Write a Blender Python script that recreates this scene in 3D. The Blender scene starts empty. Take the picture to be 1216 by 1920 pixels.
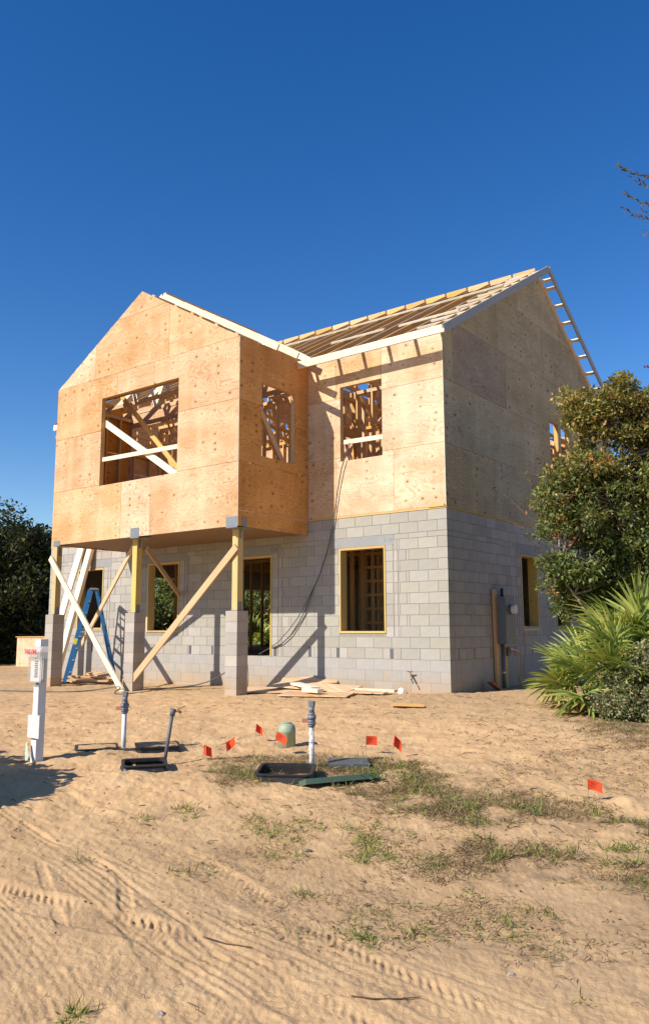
import bpy, math, random
import numpy as np
from mathutils import Vector, Matrix

random.seed(7)
RNG = np.random.default_rng(11)
SC = bpy.context.scene
COL = SC.collection

# ------------------------------------------------------------------ camera
F_PX = 1496.95
YAW, PITCH, ROLL = 0.6514, 0.1441, -0.0033
CAM = Vector((6.9425, -12.7564, 1.1924))
fw = Vector((-math.sin(YAW) * math.cos(PITCH), math.cos(YAW) * math.cos(PITCH), math.sin(PITCH)))
rt = Vector((math.cos(YAW), math.sin(YAW), 0))
up = rt.cross(fw)
cr, sr = math.cos(ROLL), math.sin(ROLL)
rt, up = rt * cr + up * sr, up * cr - rt * sr
cam_d = bpy.data.cameras.new('camera')
cam = bpy.data.objects.new('camera', cam_d)
COL.objects.link(cam)
cam.matrix_world = Matrix(((rt.x, up.x, -fw.x, CAM.x), (rt.y, up.y, -fw.y, CAM.y), (rt.z, up.z, -fw.z, CAM.z), (0, 0, 0, 1)))
cam_d.sensor_fit = 'VERTICAL'
cam_d.sensor_height = 24.0
cam_d.sensor_width = 24.0
cam_d.lens = 24.0 * F_PX / 1920.0
cam_d.clip_start = 0.1
cam_d.clip_end = 9000
SC.camera = cam

# ------------------------------------------------------------------ light
SUN_DIR = Vector((0.67, 2.1, -1.58)).normalized()          # the way the light travels
SUN_EL = math.asin(-SUN_DIR.z)
SUN_ROT = math.atan2(-SUN_DIR.x, -SUN_DIR.y) % (2 * math.pi)
world = bpy.data.worlds.new('World')
SC.world = world
world.use_nodes = True
nt = world.node_tree
nt.nodes.clear()
wo = nt.nodes.new('ShaderNodeOutputWorld')
bg = nt.nodes.new('ShaderNodeBackground')
sky = nt.nodes.new('ShaderNodeTexSky')
sky.sky_type = 'NISHITA'
sky.sun_disc = False
sky.sun_elevation = SUN_EL
sky.sun_rotation = SUN_ROT
sky.air_density = 1.0
sky.dust_density = 0.1
sky.ozone_density = 2.2
sky.altitude = 0
hs = nt.nodes.new('ShaderNodeHueSaturation')
hs.inputs['Saturation'].default_value = 1.38
hs.inputs['Hue'].default_value = 0.511
nt.links.new(sky.outputs[0], hs.inputs['Color'])
nt.links.new(hs.outputs[0], bg.inputs['Color'])
bg.inputs['Strength'].default_value = 0.105
nt.links.new(bg.outputs[0], wo.inputs['Surface'])
sun_d = bpy.data.lights.new('sun', 'SUN')
sun_d.energy = 4.7
sun_d.angle = math.radians(0.53)
sun_d.color = (1.0, 0.93, 0.83)
sun = bpy.data.objects.new('sun', sun_d)
COL.objects.link(sun)
sun.rotation_euler = SUN_DIR.to_track_quat('-Z', 'Y').to_euler()
sun.location = (0, -30, 30)
SC.view_settings.view_transform = 'Standard'
SC.view_settings.look = 'None'
SC.view_settings.gamma = 1
SC.view_settings.exposure = 0.5
SC.view_settings.use_curve_mapping = False
SC.render.engine = 'CYCLES'
SC.cycles.max_bounces = 8
SC.cycles.diffuse_bounces = 4
SC.cycles.transparent_max_bounces = 12

# ------------------------------------------------------------------ helpers
WM = {}


def link(o, parent=None, world=None):
    COL.objects.link(o)
    world = world or Matrix.Identity(4)
    if parent is not None:
        o.parent = parent
        o.matrix_parent_inverse = WM[parent.name].inverted()
    o.matrix_basis = world
    WM[o.name] = world
    return o


def tag(o, label=None, cat=None, group=None, kind=None):
    if label: o['label'] = label
    if cat: o['category'] = cat
    if group: o['group'] = group
    if kind: o['kind'] = kind
    return o


def thing(name, label, cat, loc, group=None):
    o = bpy.data.objects.new(name, None)
    o.empty_display_size = 0.2
    link(o, None, Matrix.Translation(Vector(loc)))
    return tag(o, label, cat, group)


class MB:
    def __init__(s):
        s.v = []; s.f = []; s.m = []; s.mi = 0

    def add(s, vs, fs):
        b = len(s.v)
        s.v += [tuple(map(float, p)) for p in vs]
        s.f += [tuple(i + b for i in q) for q in fs]
        s.m += [s.mi] * len(fs)
        return s

    def box(s, x0, x1, y0, y1, z0, z1):
        return s.add([(x0, y0, z0), (x1, y0, z0), (x1, y1, z0), (x0, y1, z0), (x0, y0, z1), (x1, y0, z1), (x1, y1, z1), (x0, y1, z1)],
                     [(0, 3, 2, 1), (4, 5, 6, 7), (0, 1, 5, 4), (1, 2, 6, 5), (2, 3, 7, 6), (3, 0, 4, 7)])

    def beam(s, p0, p1, w, t, hint=(0, 0, 1)):
        M, L = frame(p0, p1, hint)
        vs = [M @ Vector((x, y, z)) for z in (-t / 2, t / 2) for x, y in ((0, -w / 2), (L, -w / 2), (L, w / 2), (0, w / 2))]
        return s.add(vs, [(0, 3, 2, 1), (4, 5, 6, 7), (0, 1, 5, 4), (1, 2, 6, 5), (2, 3, 7, 6), (3, 0, 4, 7)])

    def tube(s, pts, r, n=8, cap=True):
        pts = [Vector(p) for p in pts]
        rs = r if isinstance(r, (list, tuple)) else [r] * len(pts)
        b = len(s.v)
        ref = Vector((0.13, 0.27, 0.95)).normalized()
        u = None
        for i, p in enumerate(pts):
            d = (pts[min(i + 1, len(pts) - 1)] - pts[max(i - 1, 0)])
            d = d.normalized() if d.length > 1e-9 else Vector((0, 0, 1))
            if u is None:
                u = d.cross(ref)
                if u.length < 0.05: u = d.cross(Vector((1, 0, 0)))
            else:
                u = u - d * u.dot(d)
            u.normalize()
            w = d.cross(u)
            for k in range(n):
                a = 2 * math.pi * k / n
                q = p + (u * math.cos(a) + w * math.sin(a)) * rs[i]
                s.v.append((q.x, q.y, q.z))
        for i in range(len(pts) - 1):
            for k in range(n):
                s.f.append((b + i * n + k, b + i * n + (k + 1) % n, b + (i + 1) * n + (k + 1) % n, b + (i + 1) * n + k)); s.m.append(s.mi)
        if cap:
            s.f.append(tuple(b + k for k in range(n))[::-1]); s.m.append(s.mi)
            s.f.append(tuple(b + (len(pts) - 1) * n + k for k in range(n))); s.m.append(s.mi)
        return s

    def lathe(s, c, prof, n=20):
        b = len(s.v)
        for r, z in prof:
            for k in range(n):
                a = 2 * math.pi * k / n
                s.v.append((c[0] + r * math.cos(a), c[1] + r * math.sin(a), c[2] + z))
        for i in range(len(prof) - 1):
            for k in range(n):
                s.f.append((b + i * n + k, b + i * n + (k + 1) % n, b + (i + 1) * n + (k + 1) % n, b + (i + 1) * n + k)); s.m.append(s.mi)
        s.f.append(tuple(b + k for k in range(n))[::-1]); s.m.append(s.mi)
        s.f.append(tuple(b + (len(prof) - 1) * n + k for k in range(n))); s.m.append(s.mi)
        return s

    def build(s, name, mats, parent=None, smooth=False, world=None):
        me = bpy.data.meshes.new(name)
        me.from_pydata(s.v, [], s.f)
        for m in (mats if isinstance(mats, (list, tuple)) else [mats]): me.materials.append(m)
        if any(s.m): me.polygons.foreach_set('material_index', s.m)
        if smooth: me.polygons.foreach_set('use_smooth', [True] * len(s.f))
        me.update()
        return link(bpy.data.objects.new(name, me), parent, world)


def frame(p0, p1, hint=(0, 0, 1)):
    p0, p1 = Vector(p0), Vector(p1)
    X = p1 - p0; L = X.length; X.normalize()
    Z = X.cross(Vector(hint))
    if Z.length < 1e-4: Z = X.cross(Vector((1, 0, 0)))
    Z.normalize(); Y = Z.cross(X)
    return Matrix(((X.x, Y.x, Z.x, p0.x), (X.y, Y.y, Z.y, p0.y), (X.z, Y.z, Z.z, p0.z), (0, 0, 0, 1))), L


BOX = {}


def board(name, p0, p1, w, t, mat, parent=None, hint=(0, 0, 1), jit=0.0):
    """a piece of lumber: w across in the hint direction, t thick; the mesh is shared by equal pieces"""
    M, L = frame(p0, p1, hint)
    key = (round(L, 3), round(w, 4), round(t, 4), mat.name)
    if key not in BOX:
        me = bpy.data.meshes.new(name)
        b = MB().box(0, L, -w / 2, w / 2, -t / 2, t / 2)
        me.from_pydata(b.v, [], b.f); me.materials.append(mat)
        BOX[key] = me
    return link(bpy.data.objects.new(name, BOX[key]), parent, M)


def boxobj(name, x0, x1, y0, y1, z0, z1, mat, parent=None):
    return MB().box(x0, x1, y0, y1, z0, z1).build(name, mat, parent)


def clip(poly, a, b, c):
    """keep a*x+b*z<=c"""
    out = []
    for i in range(len(poly)):
        p, q = poly[i], poly[(i + 1) % len(poly)]
        dp, dq = a * p[0] + b * p[1] - c, a * q[0] + b * q[1] - c
        if dp <= 0: out.append(p)
        if (dp < 0 < dq) or (dq < 0 < dp):
            t = dp / (dp - dq); out.append((p[0] + (q[0] - p[0]) * t, p[1] + (q[1] - p[1]) * t))
    return out


def plate(name, rect, holes, clips, to3, thick_vec, mat, parent):
    """a sheet cut round openings and rake lines, extruded by thick_vec"""
    x0, x1, z0, z1 = rect
    xs, zs = {x0, x1}, {z0, z1}
    for h in holes:
        for x in h[:2]:
            if x0 < x < x1: xs.add(x)
        for z in h[2:]:
            if z0 < z < z1: zs.add(z)
    xs, zs = sorted(xs), sorted(zs)
    polys = []
    for i in range(len(xs) - 1):
        for j in range(len(zs) - 1):
            cx, cz = (xs[i] + xs[i + 1]) / 2, (zs[j] + zs[j + 1]) / 2
            if any(h[0] < cx < h[1] and h[2] < cz < h[3] for h in holes): continue
            p = [(xs[i], zs[j]), (xs[i + 1], zs[j]), (xs[i + 1], zs[j + 1]), (xs[i], zs[j + 1])]
            for c in clips: p = clip(p, *c)
            if len(p) >= 3: polys.append(p)
    if not polys: return None
    idx = {}; V = []
    def vid(p):
        k = (round(p[0], 4), round(p[1], 4))
        if k not in idx: idx[k] = len(V); V.append(k)
        return idx[k]
    F = []
    for p in polys:
        f = []
        for q in p:
            i = vid(q)
            if not f or f[-1] != i: f.append(i)
        if f[0] == f[-1]: f.pop()
        if len(f) >= 3: F.append(f)
    n = len(V)
    edges = {}
    for f in F:
        for i in range(len(f)):
            e = (f[i], f[(i + 1) % len(f)]); edges[e] = 1
    t = Vector(thick_vec)
    v3 = [Vector(to3(*k)) for k in V]
    vs = v3 + [p + t for p in v3]
    fs = [tuple(f) for f in F] + [tuple(i + n for i in f[::-1]) for f in F]
    for (a, b) in edges:
        if (b, a) not in edges: fs.append((b, a, a + n, b + n))
    return MB().add(vs, fs).build(name, mat, parent)


# ------------------------------------------------------------------ materials
def newmat(name, rough=0.8, spec=0.3):
    m = bpy.data.materials.new(name); m.use_nodes = True
    N = m.node_tree; b = N.nodes['Principled BSDF']
    b.inputs['Roughness'].default_value = rough
    b.inputs['Specular IOR Level'].default_value = spec
    return m, N, b


def nd(N, t, ins=None, **kw):
    n = N.nodes.new(t)
    for k, v in kw.items(): setattr(n, k, v)
    for k, v in (ins or {}).items():
        if isinstance(v, bpy.types.NodeSocket): N.links.new(v, n.inputs[k])
        else: n.inputs[k].default_value = v
    return n


def mth(N, op, a, b=None, c=None, clamp=False):
    n = nd(N, 'ShaderNodeMath', operation=op); n.use_clamp = clamp
    for i, v in enumerate((a, b, c)):
        if v is None: continue
        if isinstance(v, bpy.types.NodeSocket): N.links.new(v, n.inputs[i])
        else: n.inputs[i].default_value = v
    return n.outputs[0]


def ramp(N, fac, stops):
    n = nd(N, 'ShaderNodeValToRGB', {0: fac})
    e = n.color_ramp.elements
    while len(e) < len(stops): e.new(0.5)
    for i, (p, c) in enumerate(stops):
        e[i].position = p; e[i].color = (*c, 1) if len(c) == 3 else c
    return n.outputs[0]


def mix(N, fac, a, b, mode='MIX'):
    n = nd(N, 'ShaderNodeMix', data_type='RGBA', blend_type=mode)
    for k, v in ((0, fac), (6, a), (7, b)):
        if isinstance(v, bpy.types.NodeSocket): N.links.new(v, n.inputs[k])
        else: n.inputs[k].default_value = v if k == 0 else ((*v, 1) if len(v) == 3 else v)
    return n.outputs[2]


def noise(N, vec, scale, detail=3, rough=0.5, dist=0.0):
    n = nd(N, 'ShaderNodeTexNoise', {'Vector': vec, 'Scale': scale, 'Detail': detail, 'Roughness': rough, 'Distortion': dist})
    return n.outputs[0]


def vmul(N, vec, s):
    n = nd(N, 'ShaderNodeVectorMath', {0: vec, 1: s}, operation='MULTIPLY'); return n.outputs[0]


def bump(N, b, h, dist=0.003, strength=0.6):
    n = nd(N, 'ShaderNodeBump', {'Height': h, 'Distance': dist, 'Strength': strength})
    N.links.new(n.outputs[0], b.inputs['Normal'])


def plain(name, col, rough=0.7, metal=0.0, spec=0.4, var=0.12, scale=14):
    m, N, b = newmat(name, rough, spec)
    tc = nd(N, 'ShaderNodeTexCoord').outputs['Object']
    f = noise(N, tc, scale, 4, 0.6)
    c = ramp(N, f, [(0.3, tuple(x * (1 - var) for x in col)), (0.7, tuple(min(1, x * (1 + var)) for x in col))])
    N.links.new(c, b.inputs['Base Color'])
    b.inputs['Metallic'].default_value = metal
    bump(N, b, noise(N, tc, scale * 12, 2), 0.0008, 0.3)
    return m


def lumber(name, c0, c1, knot=(0.2, 0.09, 0.035), grey=0.0):
    m, N, b = newmat(name, 0.72, 0.25)
    tc = nd(N, 'ShaderNodeTexCoord').outputs['Object']
    rnd = nd(N, 'ShaderNodeObjectInfo').outputs['Random']
    off = nd(N, 'ShaderNodeCombineXYZ', {0: mth(N, 'MULTIPLY', rnd, 37.0), 1: mth(N, 'MULTIPLY', rnd, 11.0), 2: mth(N, 'MULTIPLY', rnd, 5.0)}).outputs[0]
    p = nd(N, 'ShaderNodeVectorMath', {0: tc, 1: off}, operation='ADD').outputs[0]
    g = noise(N, vmul(N, p, (0.7, 22, 22)), 1.6, 4, 0.6, 0.3)
    g2 = noise(N, vmul(N, p, (1.5, 90, 90)), 1.0, 2)
    col = ramp(N, g, [(0.25, c0), (0.75, c1)])
    col = mix(N, 0.25, col, ramp(N, g2, [(0.3, tuple(x * .75 for x in c0)), (0.7, c1)]))
    br = mth(N, 'MULTIPLY_ADD', rnd, 0.28, 0.86)
    hsv = nd(N, 'ShaderNodeHueSaturation', {'Color': col, 'Value': br, 'Saturation': mth(N, 'MULTIPLY_ADD', mth(N, 'FRACT', mth(N, 'MULTIPLY', rnd, 7.3)), 0.3, 0.85)})
    v = nd(N, 'ShaderNodeTexVoronoi', {'Vector': vmul(N, p, (2.2, 9, 9)), 'Scale': 1.0}, feature='F1')
    k = mth(N, 'LESS_THAN', v.outputs[0], 0.09)
    k = mth(N, 'MULTIPLY', k, mth(N, 'GREATER_THAN', noise(N, p, 1.3, 0), 0.5))
    N.links.new(mix(N, mth(N, 'MULTIPLY', k, 0.8), hsv.outputs[0], knot), b.inputs['Base Color'])
    bump(N, b, g2, 0.0012, 0.5)
    return m


M_LUM = lumber('pine_lumber', (0.53, 0.32, 0.15), (0.66, 0.44, 0.23))
M_LUMB = lumber('pale_lumber', (0.72, 0.60, 0.42), (0.82, 0.73, 0.56))
M_TREAT = lumber('treated_lumber', (0.45, 0.32, 0.115), (0.60, 0.45, 0.18))
M_STUD = lumber('stud_lumber', (0.60, 0.33, 0.12), (0.74, 0.46, 0.19))
M_BUCK = lumber('buck_lumber', (0.50, 0.30, 0.10), (0.68, 0.44, 0.16))
M_GREYB = lumber('grey_rafter_lumber', (0.26, 0.265, 0.26), (0.36, 0.36, 0.35))  # even grey lumber for the fly rafters


def plywood(name, light, dark, line, knotc, kn=1.0):
    m, N, b = newmat(name, 0.78, 0.2)
    tc = nd(N, 'ShaderNodeTexCoord').outputs['Object']
    s = nd(N, 'ShaderNodeSeparateXYZ', {0: tc})
    rnd = nd(N, 'ShaderNodeObjectInfo').outputs['Random']
    u = mth(N, 'ADD', mth(N, 'ADD', s.outputs[0], s.outputs[1]), mth(N, 'MULTIPLY', rnd, 53.0))
    v = mth(N, 'ADD', s.outputs[2], mth(N, 'MULTIPLY', rnd, 17.0))
    P = nd(N, 'ShaderNodeCombineXYZ', {0: u, 1: v, 2: mth(N, 'MULTIPLY', rnd, 9.0)}).outputs[0]
    # rotary cut figure: contour lines of a smooth field, long way along the sheet
    F = noise(N, vmul(N, P, (0.75, 2.0, 1)), 1.25, 2.2, 0.5, 0.5)
    F2 = noise(N, vmul(N, P, (3.0, 7.0, 1)), 1.0, 2, 0.5)
    ph = mth(N, 'ADD', mth(N, 'MULTIPLY', F, 125.0), mth(N, 'MULTIPLY', F2, 8.0))
    rings = mth(N, 'MULTIPLY_ADD', mth(N, 'SINE', ph), 0.5, 0.5)
    ringm = noise(N, vmul(N, P, (0.8, 1.6, 1)), 1.7, 2)
    lines = mth(N, 'MULTIPLY', mth(N, 'POWER', rings, 3.0), mth(N, 'MULTIPLY_ADD', ringm, 1.6, -0.35, clamp=True))
    fib = noise(N, vmul(N, P, (2.2, 60, 1)), 1.0, 3, 0.6)
    big = noise(N, vmul(N, P, (0.9, 1.5, 1)), 1.0, 3, 0.55)
    col = ramp(N, big, [(0.36, dark), (0.56, light), (0.72, tuple(min(1, x * 1.15) for x in light))])
    col = mix(N, mth(N, 'MULTIPLY', mth(N, 'SUBTRACT', fib, 0.38, clamp=True), 0.9), col, line)
    col = mix(N, mth(N, 'MULTIPLY', lines, 0.8), col, line)
    # vertical bands of the veneer strips
    band = noise(N, vmul(N, P, (1.9, 0.02, 1)), 1.6, 1)
    col = mix(N, mth(N, 'MULTIPLY', mth(N, 'SUBTRACT', band, 0.5, clamp=True), 1.2), col, tuple(min(1, x * 1.22) for x in light))
    # knots: they repeat in columns
    uw = mth(N, 'ADD', u, mth(N, 'MULTIPLY', noise(N, P, 2.0, 1), 0.05))
    Q = nd(N, 'ShaderNodeCombineXYZ', {0: mth(N, 'MULTIPLY', uw, 1 / 0.31), 1: mth(N, 'MULTIPLY', v, 1 / 0.16), 2: 0.0}).outputs[0]
    vo = nd(N, 'ShaderNodeTexVoronoi', {'Vector': Q, 'Scale': 1.0, 'Randomness': 0.62}, feature='F1', voronoi_dimensions='2D')
    df = nd(N, 'ShaderNodeVectorMath', {0: Q, 1: vo.outputs['Position']}, operation='SUBTRACT').outputs[0]
    ds = nd(N, 'ShaderNodeVectorMath', {0: vmul(N, df, (0.31, 0.20, 0))}, operation='LENGTH').outputs['Value']
    cs = nd(N, 'ShaderNodeSeparateColor', {0: vo.outputs['Color']})
    rad = mth(N, 'MULTIPLY_ADD', mth(N, 'POWER', cs.outputs[0], 2.2), 0.019, 0.0065)
    colm = noise(N, nd(N, 'ShaderNodeCombineXYZ', {0: mth(N, 'FLOOR', mth(N, 'MULTIPLY', u, 1 / 0.31)), 1: rnd, 2: 0.0}).outputs[0], 7.3, 0)
    on = mth(N, 'MULTIPLY', mth(N, 'GREATER_THAN', colm, 0.42), mth(N, 'GREATER_THAN', cs.outputs[1], 0.25))
    q = mth(N, 'DIVIDE', ds, rad)
    core = mth(N, 'MULTIPLY', mth(N, 'SUBTRACT', 1.25, q, clamp=True), on)
    halo = mth(N, 'MULTIPLY', mth(N, 'SUBTRACT', 1.0, mth(N, 'MULTIPLY', q, 0.22), clamp=True), on)
    wide = mth(N, 'MULTIPLY', mth(N, 'SUBTRACT', 1.0, mth(N, 'MULTIPLY', q, 0.09), clamp=True), on)
    col = mix(N, mth(N, 'MULTIPLY', wide, 0.3), col, tuple(min(1, x * 1.28) for x in light))
    col = mix(N, mth(N, 'MULTIPLY', halo, 0.5 * kn), col, line)
    col = mix(N, mth(N, 'MINIMUM', mth(N, 'MULTIPLY', core, 2.0 * kn), 0.85), col, knotc)
    # splits: rare thin dark dashes
    sp = nd(N, 'ShaderNodeTexVoronoi', {'Vector': vmul(N, P, (1.1, 2.6, 1)), 'Scale': 1.0}, feature='F1', voronoi_dimensions='2D')
    d2 = nd(N, 'ShaderNodeVectorMath', {0: vmul(N, P, (1.1, 2.6, 1)), 1: sp.outputs['Position']}, operation='SUBTRACT').outputs[0]
    s2 = nd(N, 'ShaderNodeSeparateXYZ', {0: d2})
    cc = nd(N, 'ShaderNodeSeparateColor', {0: sp.outputs['Color']})
    wob = mth(N, 'MULTIPLY', mth(N, 'SUBTRACT', noise(N, P, 14, 2), 0.5), 0.03)
    dash = mth(N, 'MULTIPLY', mth(N, 'LESS_THAN', mth(N, 'ABSOLUTE', mth(N, 'ADD', s2.outputs[1], wob)), 0.008),
               mth(N, 'MULTIPLY', mth(N, 'LESS_THAN', mth(N, 'ABSOLUTE', s2.outputs[0]), 0.16), mth(N, 'GREATER_THAN', cc.outputs[0], 0.72)))
    col = mix(N, mth(N, 'MULTIPLY', dash, 0.7), col, knotc)
    val = mth(N, 'MULTIPLY_ADD', rnd, 0.14, 0.92)
    hsv = nd(N, 'ShaderNodeHueSaturation', {'Color': col, 'Value': val, 'Saturation': mth(N, 'MULTIPLY_ADD', mth(N, 'FRACT', mth(N, 'MULTIPLY', rnd, 5.7)), 0.2, 0.9)})
    N.links.new(hsv.outputs[0], b.inputs['Base Color'])
    h = mth(N, 'SUBTRACT', mth(N, 'MULTIPLY', fib, 0.5), mth(N, 'ADD', core, mth(N, 'MULTIPLY', dash, 1.5)))
    bump(N, b, h, 0.0015, 0.5)
    return m


M_PLY = plywood('plywood_sheathing', (0.63, 0.43, 0.26), (0.52, 0.32, 0.165), (0.34, 0.15, 0.055), (0.13, 0.05, 0.022))
M_PLYO = plywood('plywood_bounce_orange', (0.67, 0.315, 0.075), (0.55, 0.235, 0.05), (0.28, 0.11, 0.03), (0.12, 0.04, 0.018))  # warm bounced light on the shaded side sheets is put into this orange
M_PLYR = plywood('plywood_pale', (0.68, 0.51, 0.33), (0.56, 0.365, 0.20), (0.40, 0.205, 0.085), (0.16, 0.06, 0.025), 1.1)
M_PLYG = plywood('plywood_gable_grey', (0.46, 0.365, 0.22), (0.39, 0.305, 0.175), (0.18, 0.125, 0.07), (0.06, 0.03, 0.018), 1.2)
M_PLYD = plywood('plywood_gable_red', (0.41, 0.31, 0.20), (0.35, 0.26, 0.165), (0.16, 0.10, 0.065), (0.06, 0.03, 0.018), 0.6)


def block_mat(name, c0, c1, var=0.2, island=False, rough=0.95):
    m, N, b = newmat(name, rough, 0.2)
    tc = nd(N, 'ShaderNodeTexCoord').outputs['Object']
    rnd = nd(N, 'ShaderNodeNewGeometry').outputs['Random Per Island'] if island else nd(N, 'ShaderNodeObjectInfo').outputs['Random']
    rnd2 = mth(N, 'FRACT', mth(N, 'MULTIPLY', rnd, 13.7))
    n1 = noise(N, tc, 3.0, 5, 0.6); n2 = noise(N, tc, 90, 3, 0.7); n3 = noise(N, tc, 260, 2, 0.7)
    col = ramp(N, n1, [(0.3, c0), (0.7, c1)])
    col = mix(N, 0.35, col, ramp(N, n2, [(0.35, tuple(x * .78 for x in c0)), (0.65, tuple(min(1, x * 1.12) for x in c1))]))
    col = mix(N, mth(N, 'MULTIPLY', mth(N, 'GREATER_THAN', n3, 0.66), 0.25), col, (0.12, 0.115, 0.11))
    st = noise(N, vmul(N, tc, (2.5, 2.5, 0.8)), 2.0, 4, 0.65)
    col = mix(N, mth(N, 'MULTIPLY', mth(N, 'SUBTRACT', st, 0.5, clamp=True), 0.8), col, tuple(x * 0.72 for x in c0))
    wz = nd(N, 'ShaderNodeSeparateXYZ', {0: nd(N, 'ShaderNodeNewGeometry').outputs['Position']}).outputs[2]
    wn = noise(N, nd(N, 'ShaderNodeNewGeometry').outputs['Position'], 4.0, 5, 0.65)
    dm = mth(N, 'MULTIPLY', nd(N, 'ShaderNodeMapRange', {0: mth(N, 'ADD', wz, mth(N, 'MULTIPLY', wn, -0.7)), 1: 0.0, 2: -0.38, 3: 0.0, 4: 0.7}).outputs[0], 1.0)
    col = mix(N, dm, col, (0.40, 0.27, 0.15))
    h = nd(N, 'ShaderNodeHueSaturation', {'Color': col, 'Value': mth(N, 'MULTIPLY_ADD', rnd, var, 1.0 - var / 2), 'Saturation': mth(N, 'MULTIPLY_ADD', rnd2, 0.45, 0.72)})
    N.links.new(h.outputs[0], b.inputs['Base Color'])
    bump(N, b, mth(N, 'ADD', n2, mth(N, 'MULTIPLY', n3, 0.6)), 0.004, 0.7)
    return m


M_BLOCK = block_mat('concrete_block', (0.325, 0.308, 0.262), (0.385, 0.367, 0.316), 0.14)
M_BLOCKI = block_mat('concrete_block_far', (0.335, 0.31, 0.275), (0.40, 0.375, 0.335), 0.2, True)
M_STEM = block_mat('stem_block', (0.33, 0.31, 0.28), (0.375, 0.355, 0.325), 0.07)
M_STEMI = block_mat('stem_block_far', (0.33, 0.31, 0.28), (0.375, 0.355, 0.325), 0.06, True)
M_MORT = block_mat('mortar', (0.22, 0.205, 0.17), (0.33, 0.31, 0.265), 0.0)
M_PARGE = block_mat('parging', (0.31, 0.29, 0.26), (0.36, 0.34, 0.31), 0.0)
M_PIER = block_mat('pier_block', (0.35, 0.31, 0.265), (0.42, 0.375, 0.325), 0.24)
M_LINT = block_mat('lintel_concrete', (0.25, 0.255, 0.255), (0.31, 0.315, 0.31), 0.06)
M_SLAB = block_mat('slab_concrete', (0.27, 0.25, 0.22), (0.33, 0.31, 0.28), 0.0)
M_SOFF = lumber('shade_toned_soffit', (0.20, 0.11, 0.045), (0.28, 0.165, 0.075))  # joist shading under the projecting room is put into this dark colour
M_GALV = plain('galvanised_steel', (0.20, 0.22, 0.24), 0.5, 0.3)
M_BLACKP = plain('black_plastic', (0.022, 0.022, 0.024), 0.5, var=0.3)
M_GREYP = plain('grey_pvc', (0.17, 0.19, 0.21), 0.5)
M_DKPVC = plain('dark_grey_pvc', (0.10, 0.11, 0.12), 0.5)
M_WHITEP = plain('white_plastic', (0.64, 0.64, 0.63), 0.45, var=0.03)
M_PLATE = plain('pale_grey_plate', (0.60, 0.61, 0.61), 0.5, var=0.03)
M_RUST = plain('faded_red_valve', (0.42, 0.15, 0.10), 0.6)
M_BRASS = plain('brass', (0.36, 0.22, 0.10), 0.45, 0.6)
M_BLUE = plain('blue_fibreglass', (0.018, 0.12, 0.29), 0.4, var=0.08)
M_ALU = plain('aluminium', (0.62, 0.63, 0.64), 0.35, 0.8)
M_HOSE = plain('grey_cable', (0.08, 0.085, 0.085), 0.6)
M_PANEL = plain('electrical_box_grey', (0.13, 0.15, 0.16), 0.5)
M_PANEL2 = plain('electrical_cover_tan', (0.16, 0.16, 0.125), 0.5)
M_ORANGE = plain('orange_cord', (0.55, 0.20, 0.05), 0.5)
M_TILE = plain('terracotta_tile', (0.42, 0.12, 0.05), 0.8)
M_DOME = plain('pale_green_plastic', (0.30, 0.36, 0.24), 0.55, var=0.06)
M_LIDG = plain('dark_green_lid', (0.075, 0.125, 0.085), 0.55)
M_LIDK = plain('dark_grey_lid', (0.09, 0.10, 0.10), 0.6)
M_BARK = plain('oak_bark', (0.24, 0.19, 0.145), 0.95, var=0.4, scale=20)
M_TWIG = plain('dry_twig', (0.11, 0.065, 0.04), 0.95, var=0.4, scale=30)
M_ROCK = block_mat('pale_stone', (0.28, 0.25, 0.22), (0.42, 0.38, 0.33), 0.1)
M_PAPER = plain('flyer_paper', (0.82, 0.80, 0.76), 0.7, var=0.02)
M_RED = plain('red_print', (0.62, 0.03, 0.04), 0.6, var=0.05)
M_NAVY = plain('navy_print', (0.04, 0.05, 0.14), 0.6, var=0.3)
M_INK = plain('black_print', (0.03, 0.02, 0.02), 0.7)
M_WIRE = plain('steel_wire', (0.25, 0.24, 0.22), 0.5, 0.5)
M_PINKTAPE = plain('yellow_sticker', (0.55, 0.50, 0.05), 0.5)
M_STRIP = plain('pale_green_strap', (0.42, 0.55, 0.47), 0.4)

m, N, b = newmat('orange_flag', 0.5, 0.3)
b.inputs['Base Color'].default_value = (0.92, 0.115, 0.035, 1)
tr = nd(N, 'ShaderNodeBsdfTranslucent', {'Color': (0.95, 0.12, 0.04, 1)})
mx = nd(N, 'ShaderNodeMixShader', {0: 0.35, 1: b.outputs[0], 2: tr.outputs[0]})
N.links.new(mx.outputs[0], N.nodes['Material Output'].inputs[0]); M_FLAG = m
m, N, b = newmat('clear_acrylic', 0.12, 0.5)
b.inputs['Base Color'].default_value = (0.85, 0.82, 0.78, 1)
tp = nd(N, 'ShaderNodeBsdfTransparent', {'Color': (0.93, 0.92, 0.90, 1)})
mx = nd(N, 'ShaderNodeMixShader', {0: 0.86, 1: b.outputs[0], 2: tp.outputs[0]})
N.links.new(mx.outputs[0], N.nodes['Material Output'].inputs[0]); M_ACRYL = m


def leafmat(name, rough=0.45, trans=0.3, spec=0.45):
    m, N, b = newmat(name, rough, spec)
    a = nd(N, 'ShaderNodeAttribute', attribute_name='col').outputs['Color']
    N.links.new(a, b.inputs['Base Color'])
    t = nd(N, 'ShaderNodeBsdfTranslucent', {'Color': mix(N, 1.0, a, (1.5, 1.5, 0.7), 'MULTIPLY')})
    mx = nd(N, 'ShaderNodeMixShader', {0: trans, 1: b.outputs[0], 2: t.outputs[0]})
    N.links.new(mx.outputs[0], N.nodes['Material Output'].inputs[0])
    return m


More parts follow.
